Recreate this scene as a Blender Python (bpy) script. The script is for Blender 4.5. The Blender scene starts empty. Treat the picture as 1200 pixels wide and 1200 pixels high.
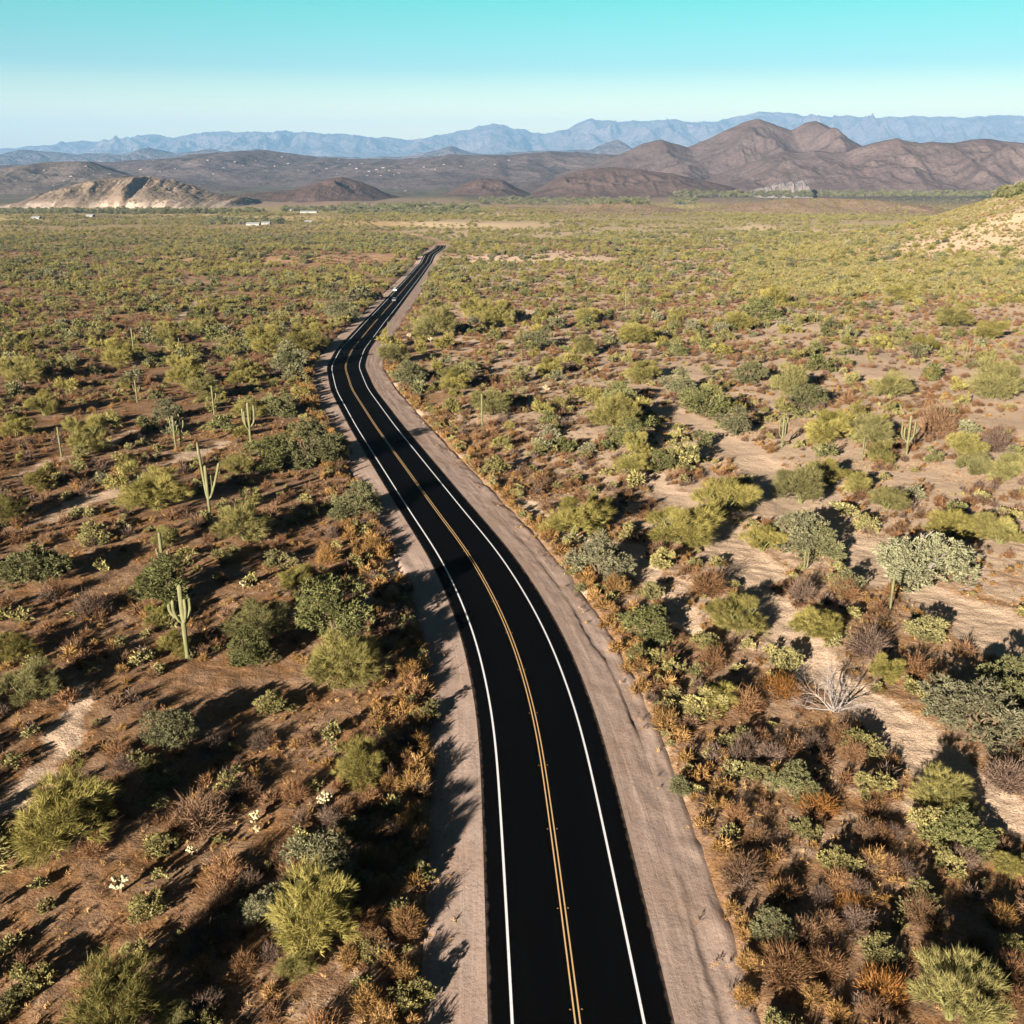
import bpy, math, random
import numpy as np
from mathutils import Vector, Matrix
from mathutils.bvhtree import BVHTree

random.seed(11)
RNG = np.random.default_rng(11)
R = math.radians
C = bpy.context.scene.collection

# ------------------------------------------------------------------ camera model
CAM_H, PITCH, FPX = 45.0, R(19.1), 1203.0
SP, CP = math.sin(PITCH), math.cos(PITCH)
SUN_EL, SUN_AZ = R(15.0), R(29.0)          # shadows run 29 degrees to the right of the view direction

def ray(px, py):
    dx, dy = (px - 600) / FPX, (600 - py) / FPX
    return np.array([dx, CP + dy * SP, -SP + dy * CP])

def project(p):
    x, y, z = p[..., 0], p[..., 1], p[..., 2] - CAM_H
    zc = y * CP - z * SP
    u = y * SP + z * CP
    zc_ = np.where(zc > 1, zc, 1)
    return 600 + FPX * x / zc_, 600 - FPX * u / zc_, zc

# ------------------------------------------------------------------ noise
def _hash(ix, iy, seed):
    n = (ix.astype(np.int64) * 374761393 + iy.astype(np.int64) * 668265263 + seed * 982451653) & 0xFFFFFFFF
    n = ((n ^ (n >> 13)) * 1274126177) & 0xFFFFFFFF
    n = (n ^ (n >> 16)) & 0xFFFFFFFF
    return n / 4294967295.0

def vnoise(x, y, seed=0):
    x = np.asarray(x, float); y = np.asarray(y, float)
    ix, iy = np.floor(x), np.floor(y)
    fx, fy = x - ix, y - iy
    fx = fx * fx * (3 - 2 * fx); fy = fy * fy * (3 - 2 * fy)
    a = _hash(ix, iy, seed); b = _hash(ix + 1, iy, seed)
    c = _hash(ix, iy + 1, seed); d = _hash(ix + 1, iy + 1, seed)
    return (a * (1 - fx) + b * fx) * (1 - fy) + (c * (1 - fx) + d * fx) * fy

def fbm(x, y, octv=4, seed=0, gain=.5):
    s, a, t = 0, 1, 0
    for i in range(octv):
        s = s + a * vnoise(x * 2 ** i + 17.3 * i, y * 2 ** i + 9.1 * i, seed + i); t += a; a *= gain
    return s / t

def ridged(x, y, octv=4, seed=0):
    s, a, t = 0, 1, 0
    for i in range(octv):
        s = s + a * (1 - np.abs(2 * vnoise(x * 2 ** i + 5.7 * i, y * 2 ** i + 3.3 * i, seed + i) - 1)); t += a; a *= .5
    return s / t

def sstep(a, b, x):
    t = np.clip((np.asarray(x, float) - a) / (b - a), 0, 1)
    return t * t * (3 - 2 * t)

# ------------------------------------------------------------------ terrain
PY = np.array([-3000, 0, 70, 130, 200, 288, 442, 700, 1000, 1500, 2500, 3500, 6000, 9000, 90000.])
PZ = np.array([20, 0, 0, -1.6, -4.5, -9.0, -17.5, -31, -45, -62, -79, -87, -92, -95, -95.])
_yy = np.linspace(-3000, 12000, 3001)
_zz = np.interp(_yy, PY, PZ)
_k = np.ones(13) / 13
_zz[20:-20] = np.convolve(_zz, _k, 'same')[20:-20]

def hill_bump(x, y):
    # the tan hillside on the far side of the plain, to the east
    q = ((x - 640) / 260) ** 2 + ((y - 820) / 330) ** 2
    h = 118 * np.exp(-q) * (0.86 + .28 * fbm(x / 70, y / 70, 4, 71))
    q2 = ((x - 330) / 120) ** 2 + ((y - 760) / 60) ** 2
    return h + 5 * np.exp(-q2) + 7 * sstep(.55, .75, vnoise(x / 240, y / 240, 77)) * sstep(500, 1100, y)

def Hbase(x, y):
    return np.interp(y, _yy, _zz) + hill_bump(x, y)

_TS = 20.0 * 1.02 ** np.arange(400)
def hit(px, py, fn=None, dz=0.0):
    """where the sight line through a photo position meets the ground"""
    fn = fn or Hbase
    d = ray(px, py)
    ts = _TS
    for k in range(3):
        below = CAM_H + d[2] * ts < fn(d[0] * ts, d[1] * ts) + dz
        i = int(np.argmax(below))
        if not below[i]: return np.array([d[0] * 9000, d[1] * 9000, -200.]), 9000
        ts = np.linspace(ts[max(i - 1, 0)], ts[i], 24)
    t = float(ts[-1])
    p = d * t
    return np.array([p[0], p[1], CAM_H + p[2]]), t

# ------------------------------------------------------------------ road path
ROAD_END = (517, 287.5)
RPX = [(677, 1200), (654.5, 1025), (630, 850), (608, 771.6), (600, 748), (579, 702), (571, 687), (550, 650.6), (512, 600), (476, 550),
       (440, 500), (412.5, 457), (404, 430), (412.5, 410), (440, 377), (456, 359), (485, 325), (497, 310), (516, 290), (518, 284.5), (505, 281), (484, 276), (455, 271)]
RP = np.array([hit(*p)[0][:2] for p in RPX])
d0 = (RP[0] - RP[1]); d0 /= np.linalg.norm(d0)
RP = np.vstack([RP[0] + d0 * 140, RP[0] + d0 * 60, RP])
RP = RP[np.argsort(RP[:, 1])]
ROAD_Y = np.arange(RP[0, 1], RP[-1, 1], 1.0)
_rx = np.interp(ROAD_Y, RP[:, 1], RP[:, 0])
def _smooth(a, n):
    k = np.hanning(n + 2)[1:-1]; k /= k.sum()
    return np.convolve(np.pad(a, n // 2, mode='edge'), k, 'valid')[:len(a)]
_sx = np.where(ROAD_Y < 400, _smooth(_rx, 25), _smooth(_rx, 61))
_sx = _smooth(_sx, 15)
ROAD_X = _sx
_th = np.arctan(np.gradient(ROAD_X, ROAD_Y))
def rd(x, y):
    """signed distance from the centre line, positive to the east side"""
    return (x - np.interp(y, ROAD_Y, ROAD_X)) * np.cos(np.interp(y, ROAD_Y, _th))
Y_END_ = float(hit(*ROAD_END)[0][1])
def corridor(x, y):
    d = rd(x, y)
    return sstep(-9.6, -8.2, d) * (1 - sstep(9.6, 11.0, d)) * (y < Y_END_)

# sandy washes and tracks (pixel polylines laid down on the ground)
def line(pts): return np.array([hit(*p)[0][:2] for p in pts])
WASHES = [
    (line([(770, 480), (790, 487), (820, 500), (850, 519), (888, 542), (908, 576), (940, 595), (985, 632), (1025, 660), (1085, 702), (1150, 724), (1230, 750)]), 3.2),
    (line([(760, 560), (800, 590), (850, 628), (880, 660), (900, 735), (960, 788), (1030, 830), (1080, 880), (1150, 930), (1260, 1000)]), 2.3),
    (line([(1000, 650), (1060, 690), (1130, 735), (1220, 775)]), 2.6),
    (line([(615, 590), (640, 612), (690, 640), (740, 640), (765, 690), (800, 720), (820, 740)]), 1.2),
    (line([(60, 610), (95, 590), (140, 578), (175, 555), (215, 540), (260, 520)]), 2.0, .62),
    (line([(20, 560), (60, 540), (110, 528), (150, 505)]), 1.6, .6),
    (line([(455, 655), (470, 670), (505, 685)]), 2.0, .7),
    (line([(10, 935), (50, 900), (75, 845), (100, 800)]), 1.5, .45),
    (line([(640, 400), (680, 395), (705, 388), (760, 372)]), 2.0),
    (line([(517, 287), (519, 284), (505, 279.5), (484, 275.5), (462, 272)]), 5.0, .9),
    (line([(200, 385), (235, 350), (262, 338)]), 2.0, .7),
]
def seg_dist(x, y, pl):
    best = np.full(np.shape(x), 1e9)
    for a, b in zip(pl[:-1], pl[1:]):
        ab = b - a; L2 = (ab ** 2).sum() + 1e-9
        t = np.clip(((x - a[0]) * ab[0] + (y - a[1]) * ab[1]) / L2, 0, 1)
        best = np.minimum(best, np.hypot(x - a[0] - t * ab[0], y - a[1] - t * ab[1]))
    return best
def wash(x, y):
    w = np.zeros(np.shape(x))
    n = (fbm(x / 4, y / 4, 3, 5) - .5) * 3.4
    for pl, wd, *st in WASHES:
        w = np.maximum(w, (st[0] if st else 1.0) * (1 - sstep(wd * .5, wd * 1.45, seg_dist(x, y, pl) + n)))
    return w

def H(x, y):
    r = np.hypot(x, y)
    fl = sstep(9, 26, np.abs(rd(x, y)))
    und = (fbm(x / 38, y / 38, 3, 3) - .5) * 1.6 + (fbm(x / 7, y / 7, 3, 9) - .5) * .42
    und = und * fl * (1 - .6 * sstep(400, 1500, r))
    far = sstep(1500, 5000, y) * (fbm(x / 900, y / 500, 4, 21) - .5) * 14
    return Hbase(x, y) + und + far
def Hs(x, y): return float(H(np.array(x, float), np.array(y, float)))

# ------------------------------------------------------------------ mesh + material helpers
def mesh_np(name, V, F, mats=(), attrs=None, smooth=False, matidx=None, uv=None):
    me = bpy.data.meshes.new(name)
    V = np.asarray(V, np.float32); F = np.asarray(F, np.int32)
    n, k = F.shape
    me.vertices.add(len(V)); me.vertices.foreach_set('co', V.ravel())
    me.loops.add(n * k); me.loops.foreach_set('vertex_index', F.ravel())
    me.polygons.add(n)
    me.polygons.foreach_set('loop_start', np.arange(0, n * k, k, dtype=np.int32))
    me.polygons.foreach_set('loop_total', np.full(n, k, np.int32))
    me.polygons.foreach_set('use_smooth', np.full(n, smooth))
    for m in mats: me.materials.append(m)
    if matidx is not None: me.polygons.foreach_set('material_index', np.asarray(matidx, np.int32))
    for an, av in (attrs or {}).items():
        a = me.attributes.new(an, 'FLOAT', 'POINT'); a.data.foreach_set('value', np.asarray(av, np.float32))
    if uv is not None:
        u = me.uv_layers.new(name='UVMap'); u.data.foreach_set('uv', np.asarray(uv, np.float32)[F.ravel()].ravel())
    me.update(); me.validate()
    return me

def obj(name, me, parent=None, loc=None, rotz=0, scale=None):
    o = bpy.data.objects.new(name, me); C.objects.link(o)
    if parent: o.parent = parent
    if loc is not None: o.location = loc
    if rotz: o.rotation_euler.z = rotz
    if scale is not None: o.scale = scale
    return o
def tag(o, label=None, cat=None, group=None, kind=None):
    if label: o['label'] = label
    if cat: o['category'] = cat
    if group: o['group'] = group
    if kind: o['kind'] = kind
    return o

class MB:
    """collects quads/tris in python lists (all faces become quads)"""
    def __init__(s): s.v = []; s.f = []; s.m = []
    def add(s, v, f, m=0):
        b = len(s.v); s.v += [tuple(p) for p in v]; s.f += [tuple(i + b for i in q) for q in f]; s.m += [m] * len(f)
    def box(s, x0, x1, y0, y1, z0, z1, m=0):
        s.add([(x0, y0, z0), (x1, y0, z0), (x1, y1, z0), (x0, y1, z0), (x0, y0, z1), (x1, y0, z1), (x1, y1, z1), (x0, y1, z1)],
              [(0, 3, 2, 1), (4, 5, 6, 7), (0, 1, 5, 4), (1, 2, 6, 5), (2, 3, 7, 6), (3, 0, 4, 7)], m)
    def tube(s, pts, rad, n=7, m=0, rib=0.0, cap=True):
        pts = [Vector(p) for p in pts]
        up = Vector((0, 0, 1)); vs = []; fs = []
        prev = None
        for i, p in enumerate(pts):
            t = (pts[min(i + 1, len(pts) - 1)] - pts[max(i - 1, 0)])
            if t.length < 1e-9: t = Vector((0, 0, 1))
            t.normalize()
            a = prev or (Vector((1, 0, 0)) if abs(t.x) < .9 else Vector((0, 1, 0)))
            a = (a - t * a.dot(t)).normalized(); b = t.cross(a); prev = a
            for k in range(n):
                w = 2 * math.pi * k / n
                r = rad[i] * (1 - rib * (k % 2))
                vs.append(p + (a * math.cos(w) + b * math.sin(w)) * r)
        for i in range(len(pts) - 1):
            for k in range(n):
                fs.append((i * n + k, i * n + (k + 1) % n, (i + 1) * n + (k + 1) % n, (i + 1) * n + k))
        s.add(vs, fs, m)
        if cap:
            c = len(s.v); s.v.append(tuple(pts[-1])); b = c - n
            for k in range(0, n): s.f.append((b + k, b + (k + 1) % n, c)); s.m.append(m)
    def mesh(s, name, mats, smooth=False):
        me = bpy.data.meshes.new(name); me.from_pydata(s.v, [], s.f)
        for m in mats: me.materials.append(m)
        me.polygons.foreach_set('material_index', s.m)
        me.polygons.foreach_set('use_smooth', [smooth] * len(s.f))
        me.update(); return me

def new_mat(name):
    m = bpy.data.materials.new(name); m.use_nodes = True
    nt = m.node_tree; nt.nodes.clear()
    out = nt.nodes.new('ShaderNodeOutputMaterial')
    return m, nt, out
class N:
    """tiny node-graph helper"""
    def __init__(s, nt): s.nt = nt
    def node(s, t, **kw):
        n = s.nt.nodes.new(t)
        for k, v in kw.items(): setattr(n, k, v)
        return n
    def put(s, n, i, v):
        if isinstance(v, bpy.types.NodeSocket): s.nt.links.new(v, n.inputs[i])
        elif v is not None:
            n.inputs[i].default_value = v
    def noise(s, vec, scale, detail=4, rough=.55, dist=0):
        n = s.node('ShaderNodeTexNoise'); s.put(n, 'Vector', vec); n.inputs['Scale'].default_value = scale
        n.inputs['Detail'].default_value = detail; n.inputs['Roughness'].default_value = rough; n.inputs['Distortion'].default_value = dist
        return n.outputs['Fac']
    def voro(s, vec, scale, rnd=1, out='Distance'):
        n = s.node('ShaderNodeTexVoronoi'); s.put(n, 'Vector', vec); n.inputs['Scale'].default_value = scale; n.inputs['Randomness'].default_value = rnd
        return n.outputs[out]
    def ramp(s, fac, *stops):
        n = s.node('ShaderNodeValToRGB'); s.put(n, 'Fac', fac)
        e = n.color_ramp.elements
        while len(e) < len(stops): e.new(.5)
        for i, (p, c) in enumerate(stops):
            e[i].position = p; e[i].color = (c, c, c, 1) if not isinstance(c, tuple) else (*c, 1)
        return n.outputs['Color']
    def mix(s, f, a, b, blend='MIX'):
        n = s.node('ShaderNodeMix', data_type='RGBA', blend_type=blend)
        s.put(n, 0, f); s.put(n, 6, (*a, 1) if isinstance(a, tuple) else a); s.put(n, 7, (*b, 1) if isinstance(b, tuple) else b)
        return n.outputs[2]
    def math(s, op, a, b=None, clamp=False):
        n = s.node('ShaderNodeMath', operation=op); n.use_clamp = clamp; s.put(n, 0, a)
        if b is not None: s.put(n, 1, b)
        return n.outputs[0]
    def attr(s, name):
        n = s.node('ShaderNodeAttribute'); n.attribute_name = name; return n.outputs['Fac']
    def pos(s): return s.node('ShaderNodeNewGeometry').outputs['Position']
    def objco(s): return s.node('ShaderNodeTexCoord').outputs['Object']
    def scale(s, vec, sc):
        n = s.node('ShaderNodeVectorMath', operation='MULTIPLY'); s.put(n, 0, vec); n.inputs[1].default_value = sc; return n.outputs[0]
    def bump(s, h, strength, dist):
        n = s.node('ShaderNodeBump'); s.put(n, 'Height', h); n.inputs['Strength'].default_value = strength; n.inputs['Distance'].default_value = dist
        return n.outputs['Normal']
    def pbr(s, out, col, rough=.9, spec=.1, normal=None):
        p = s.node('ShaderNodeBsdfPrincipled'); s.put(p, 'Base Color', (*col, 1) if isinstance(col, tuple) else col)
        s.put(p, 'Roughness', rough); p.inputs['Specular IOR Level'].default_value = spec
        if normal is not None: s.put(p, 'Normal', normal)
        s.nt.links.new(p.outputs[0], out.inputs[0]); return p

def simple_mat(name, col, rough=.85, spec=.15, var=.25, sc=8.0):
    m, nt, out = new_mat(name); g = N(nt)
    n = g.noise(g.objco(), sc, 4)
    c = g.mix(g.ramp(n, (.3, 0.), (.7, 1.)), tuple(v * (1 - var) for v in col), tuple(min(1, v * (1 + var)) for v in col))
    g.pbr(out, c, rough, spec); return m

def leaf_mat(name, dark, light, alt, transl=.22, tsat=1.0):
    """foliage: pigment varies by spray ('tone') and by plant"""
    m, nt, out = new_mat(name); g = N(nt)
    oi = g.node('ShaderNodeObjectInfo').outputs['Random']
    c = g.mix(g.attr('tone'), dark, light)
    c = g.mix(g.ramp(oi, (.35, 0.), (1., .75)), c, g.mix(g.attr('tone'), tuple(v * .6 for v in alt), alt))
    w = g.node('ShaderNodeTexWhiteNoise', noise_dimensions='1D'); g.put(w, 'W', g.math('MULTIPLY', oi, 37.7))
    hv = g.node('ShaderNodeHueSaturation'); g.put(hv, 'Color', c)
    g.put(hv, 'Value', g.math('ADD', g.math('MULTIPLY', w.outputs['Value'], .5), .75))
    d = g.node('ShaderNodeBsdfDiffuse'); g.put(d, 'Color', hv.outputs[0])
    t = g.node('ShaderNodeBsdfTranslucent'); g.put(t, 'Color', hv.outputs[0])
    mx = g.node('ShaderNodeMixShader'); mx.inputs[0].default_value = transl
    nt.links.new(d.outputs[0], mx.inputs[1]); nt.links.new(t.outputs[0], mx.inputs[2])
    nt.links.new(mx.outputs[0], out.inputs[0]); return m

# ------------------------------------------------------------------ ground
def ground_material():
    m, nt, out = new_mat('desert_soil'); g = N(nt)
    p = g.pos()
    sand = g.attr('sand'); far = g.attr('far'); green = g.attr('green'); red = g.attr('red')
    n1 = g.noise(p, .06, 5, .6); n2 = g.noise(p, .5, 6, .65); n3 = g.noise(p, 3.2, 6, .7)
    soil = g.mix(g.ramp(n2, (.35, 0.), (.65, 1.)), (.225, .142, .090), (.35, .245, .165))
    litter_shade = g.mix(g.ramp(n3, (.38, 0.), (.62, 1.)), (.16, .080, .032), (.34, .20, .092))
    c = g.mix(g.ramp(g.noise(p, .22, 5, .7), (.43, 0.), (.60, .9)), soil, litter_shade)
    dk = g.attr('litter_shade')
    c = g.mix(dk, c, (.62, .575, .545), 'MULTIPLY')  # darker litter, with some slope shade and vignette painted in on the left
    pale = g.mix(n3, (.335, .24, .168), (.45, .335, .245))
    sp = g.math('ADD', sand, g.math('MULTIPLY', g.math('SUBTRACT', n2, .5), .9))
    c = g.mix(g.ramp(sp, (.38, 0.), (.62, 1.)), c, pale)
    # pebbles and twigs
    v = g.voro(p, 2.6)
    c = g.mix(g.ramp(v, (.0, .8), (.16, .0)), c, (.06, .034, .02))
    n4 = g.noise(p, 7.0, 4, .7)
    c = g.mix(g.math('MULTIPLY', g.ramp(n4, (.36, .7), (.5, 0.)), g.math('SUBTRACT', 1.0, far)), c, (.085, .045, .024))
    # far plain: the scrub closes up
    fv = g.ramp(g.noise(p, .13, 4, .7), (.42, 0.), (.58, 1.))
    scrub = g.mix(fv, (.17, .122, .062), (.215, .18, .085))
    redc = g.mix(fv, (.17, .108, .075), (.23, .155, .112))
    fc = g.mix(g.ramp(g.math('ADD', red, g.math('MULTIPLY', g.math('SUBTRACT', g.noise(p, .006, 5, .6), .5), .9)), (.35, 0.), (.65, 1.)), scrub, redc)
    fc = g.mix(g.ramp(g.math('ADD', green, g.math('MULTIPLY', g.math('SUBTRACT', g.noise(p, .01, 5, .6), .5), .7)), (.4, 0.), (.6, 1.)), fc, (.085, .105, .065))
    vfar = g.attr('valley')
    fc = g.mix(vfar, fc, g.mix(g.ramp(g.noise(p, .02, 5, .7), (.42, 0.), (.58, 1.)), (.045, .045, .030), (.10, .078, .060)))
    c = g.mix(far, c, fc)
    h = g.math('ADD', g.math('MULTIPLY', n3, .35), g.math('MULTIPLY', n2, .8))
    h = g.math('SUBTRACT', h, g.math('MULTIPLY', g.ramp(v, (.0, 1.), (.2, .0)), .12))
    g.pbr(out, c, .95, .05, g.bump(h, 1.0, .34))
    return m

def build_ground():
    rr = [6.0]
    while rr[-1] < 90000:
        r = rr[-1]
        rr.append(r + (2.0 if r < 26 else .36 if r < 110 else .36 + (r - 110) * .0065 if r < 3000 else r * .035))
    rr = np.array(rr)
    a1 = np.arange(-40, 40.01, .2)
    ang = np.radians(np.concatenate([np.arange(-180, -40, 4.0), a1, np.arange(44, 180, 4.0)]))
    A, Rr = np.meshgrid(ang, rr)
    X, Y = Rr * np.sin(A), Rr * np.cos(A)
    Z = H(X, Y)
    cor = corridor(X, Y)
    Z = Z - cor * (.45 + .0012 * Rr)
    ws = wash(X, Y) * (Rr < 700)
    Z = Z - ws * .22 * (1 - cor)
    Z = Z + (vnoise(X / .9, Y / .9, 31) - .5) * .16 * (Rr < 140) * (1 - cor)
    nr, na = Rr.shape
    idx = np.arange(nr * na).reshape(nr, na)
    nxt = np.roll(idx, -1, axis=1)
    F = np.stack([idx[:-1], nxt[:-1], nxt[1:], idx[1:]], -1).reshape(-1, 4)[:, ::-1]
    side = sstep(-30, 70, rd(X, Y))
    pat = fbm(X / 13, Y / 13, 4, 61)
    sand = ws * .9 + .40 * sstep(.48, .70, pat) + (-.02 + .74 * side) * sstep(72, 125, Y) + .08 * sstep(120, 400, Y)
    hb = sstep(8, 45, 118 * np.exp(-(((X - 640) / 260) ** 2 + ((Y - 820) / 330) ** 2)))
    sand = np.clip(sand + .02 * hb, 0, 1)
    litter_shade_map = np.clip(.6 * hb + (1 - side) * (1 - .6 * sstep(250, 700, Y)) + .75 * side * (1 - sstep(50, 85, Y)), 0, 1)  # litter cover, plus painted slope shade and vignette west of the road
    far = np.clip(sstep(900, 2600, Rr) + .5 * hb, 0, 1)
    bx = fbm(X / 1400, Y / 700, 4, 91)
    red = sstep(.42, .62, bx) * sstep(1800, 3000, Y) + .5 * np.exp(-((Y - 3100) / 500) ** 2)
    green = sstep(5200, 6200, Y) * .55 + sstep(.5, .6, fbm(X / 900, Y / 500, 3, 14)) * sstep(3300, 4500, Y) * .5
    V = np.stack([X, Y, Z], -1).reshape(-1, 3)
    me = mesh_np('ground', V, F, [ground_material()], dict(litter_shade=litter_shade_map.ravel(), sand=sand.ravel(), far=far.ravel(), red=np.clip(red, 0, 1).ravel(), green=np.clip(green, 0, 1).ravel(), valley=sstep(2900, 3700, Rr).ravel()), smooth=True)
    o = obj('ground', me); tag(o, 'brown sandy desert floor sloping down to the valley', 'ground', kind='structure')
build_ground()

# ------------------------------------------------------------------ road, shoulders, markings
Y_END = float(hit(*ROAD_END)[0][1])
def road_frames(step=1.0):
    ys = []; y = ROAD_Y[0]
    while y < Y_END:
        ys.append(y); y += step if y < 260 else step * 2.5 if y < 700 else step * 4
    ys = np.array(ys)
    xs = np.interp(ys, ROAD_Y, ROAD_X); th = np.interp(ys, ROAD_Y, _th)
    zs = np.interp(ys, _yy, _zz) + hill_bump(xs, ys)
    s = np.concatenate([[0], np.cumsum(np.hypot(np.diff(xs), np.diff(ys)))])
    return xs, ys, zs, th, s
def strip(name, offs, zfun, mat, step=1.0, smooth=True):
    xs, ys, zs, th, s = road_frames(step)
    offs = np.asarray(offs, float)
    O, S = np.meshgrid(offs, s)
    X = xs[:, None] + O * np.cos(th)[:, None]; Y = ys[:, None] - O * np.sin(th)[:, None]
    Z = zs[:, None] + zfun(O, S, X, Y)
    n, k = X.shape
    i = np.arange(n * k).reshape(n, k)
    F = np.stack([i[:-1, :-1], i[:-1, 1:], i[1:, 1:], i[1:, :-1]], -1).reshape(-1, 4)
    uv = np.stack([O, S], -1).reshape(-1, 2)
    return mesh_np(name, np.stack([X, Y, Z], -1).reshape(-1, 3), F, [mat], smooth=smooth, uv=uv)

def road_mat():
    m, nt, out = new_mat('fresh_asphalt'); g = N(nt)
    uv = g.node('ShaderNodeTexCoord').outputs['UV']
    n = g.noise(g.scale(uv, (1.2, .05, 1)), 1.0, 4, .6)
    c = g.mix(n, (.0009, .0009, .0011), (.0022, .0022, .0025))
    sx = g.node('ShaderNodeSeparateXYZ'); g.put(sx, 0, uv)
    eg = g.math('ABSOLUTE', g.math('SUBTRACT', sx.outputs[0], .2))
    eg = g.math('ADD', eg, g.math('MULTIPLY', g.math('SUBTRACT', g.noise(g.pos(), 1.3, 5, .7), .5), .7))
    c = g.mix(g.ramp(g.math('MULTIPLY', g.math('SUBTRACT', eg, 4.9), 2.5, True), (0., 0.), (1., .8)), c, (.11, .08, .065))
    g.pbr(out, c, .9, .01, g.bump(g.noise(g.pos(), 14, 3), .25, .02)); return m
def paint_mat(name, col, wear):
    m, nt, out = new_mat(name); g = N(nt)
    n = g.noise(g.pos(), 5.0, 6, .7)
    c = g.mix(g.ramp(n, (.3, 0.), (.42, 1.)), tuple(v * wear for v in col), col)
    g.pbr(out, c, .7, .2); return m
def shoulder_mat():
    m, nt, out = new_mat('graded_gravel'); g = N(nt)
    uv = g.node('ShaderNodeTexCoord').outputs['UV']
    st = g.noise(g.scale(uv, (1.7, .045, 1)), 1.0, 4, .5, 1.2)
    p = g.pos(); n = g.noise(p, 3.0, 7, .75); b = g.noise(p, .16, 5, .6)
    c = g.mix(g.ramp(st, (.40, 0.), (.62, 1.)), (.255, .188, .156), (.285, .214, .18))
    c = g.mix(g.ramp(b, (.42, 0.), (.62, .7)), c, (.235, .163, .128))
    c = g.mix(g.ramp(n, (.34, .55), (.5, 0.)), c, (.12, .085, .068))
    h = g.math('ADD', g.math('MULTIPLY', g.ramp(st, (.42, 0.), (.58, 1.)), .12), g.math('MULTIPLY', n, .8))
    g.pbr(out, c, .95, .05, g.bump(h, .6, .1)); return m

me = strip('road', [-5.0, -2.5, 0, 2.6, 5.4], lambda o, s, x, y: .10 - .004 * np.abs(o) * 4, road_mat())
tag(obj('road', me), 'fresh black two lane asphalt road curving through the desert', 'road', kind='structure')

def zl(o, s, x, y):
    t = np.abs(o) - 4.9
    z = .045 - .06 * t + (fbm(o * 1.0, s * .06, 3, 40) - .5) * .07 * sstep(.2, 1.0, t) + (fbm(x * 1.1, y * 1.1, 3, 45) - .5) * .12 * sstep(.2, 1., t)
    z = z + (fbm(x / 5, y / 5, 3, 46) - .5) * .5 * sstep(2.2, 3.6, t)
    return np.where(t > 4.3, z - .8, z) - .3 * sstep(3.3, 4.4, t)
tag(obj('road_shoulder', strip('road_shoulder', np.concatenate([np.arange(-9.5, -5.2, .22), [-4.93]]), zl, shoulder_mat(), .8)),
    'pinkish graded gravel shoulder in the shade of the brush', 'shoulder', kind='structure')
def zr(o, s, x, y):
    t = o - 5.3
    g = 2.75 + (fbm(s / 9, s * 0 + 3, 3, 51) - .5) * 1.1 + (fbm(s / 1.3, s * 0 + 8, 3, 52) - .5) * .55   # wandering erosion ditch
    on = (1 - sstep(95, 135, y)) * (.35 + .65 * sstep(.3, .7, vnoise(s / 6, s * 0, 57)))
    z = .04 - .055 * t + (fbm(o * 1.0, s * .05, 2, 42) - .5) * .08 * sstep(.3, 1.2, t) + (fbm(x * 1.1, y * 1.1, 3, 47) - .5) * .12 * sstep(.2, 1., t)
    d = t - g
    cut = -.10 * sstep(-.22, .12, d) * (1 - sstep(.2, 1.7, d)) * (.55 + .9 * fbm(s / 5, s * 0, 2, 53))
    z = z + cut * on + (fbm(x / 4, y / 4, 3, 48) - .5) * .55 * sstep(3.2, 4.8, t)
    return np.where(t > 5.6, z - .8, z) - .25 * sstep(4.4, 5.6, t)
tag(obj('road_shoulder', strip('road_shoulder_ditch', np.concatenate([[5.33], np.arange(5.6, 11.1, .11)]), zr, shoulder_mat(), .6)),
    'sunlit gravel shoulder with tyre ruts and an erosion ditch', 'shoulder', kind='structure')

def markings():
    xs, ys, zs, th, s = road_frames(1.0)
    white, yellow = paint_mat('white_road_paint', (.50, .50, .52), .6), paint_mat('yellow_road_paint', (.42, .27, .13), .6)
    V, F, Mi = [], [], []
    for o0, o1, mi in ((-3.67, -3.51, 0), (3.57, 3.73, 0), (-.18, -.09, 1), (.09, .18, 1)):
        base = len(V)
        for i in range(len(xs)):
            for o in (o0, o1):
                V.append((xs[i] + o * math.cos(th[i]), ys[i] - o * math.sin(th[i]), zs[i] + .10 - .016 * abs(o) + .006 + ys[i] * .00015))
        for i in range(len(xs) - 1):
            F.append((base + 2 * i, base + 2 * i + 1, base + 2 * i + 3, base + 2 * i + 2)); Mi.append(mi)
    me = mesh_np('road_markings', V, F, [white, yellow], matidx=Mi)
    tag(obj('road_markings', me), 'white edge lines and double yellow centre lines painted on the asphalt', 'road markings', kind='structure')
    # raised reflectors beside the yellow lines
    mb = MB(); mb.box(-.05, .05, -.035, .035, 0, .016); mb.box(-.03, .03, -.02, .02, .016, .024)
    rm = mb.mesh('road_reflector', [paint_mat('amber_reflector', (.16, .085, .04), .8)])
    k = 0
    for y in np.arange(45, 130, 8.2):
        x, z, t = np.interp(y, ROAD_Y, ROAD_X), float(np.interp(y, _yy, _zz)), float(np.interp(y, ROAD_Y, _th))
        for o in (-.33, .33):
            r = obj('road_reflector', rm, None, (x + o * math.cos(t), y - o * math.sin(t), z + .097), -t)
            tag(r, 'small amber raised reflector beside the double yellow lines', 'reflector', 'amber reflectors along the yellow lines')
markings()

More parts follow.
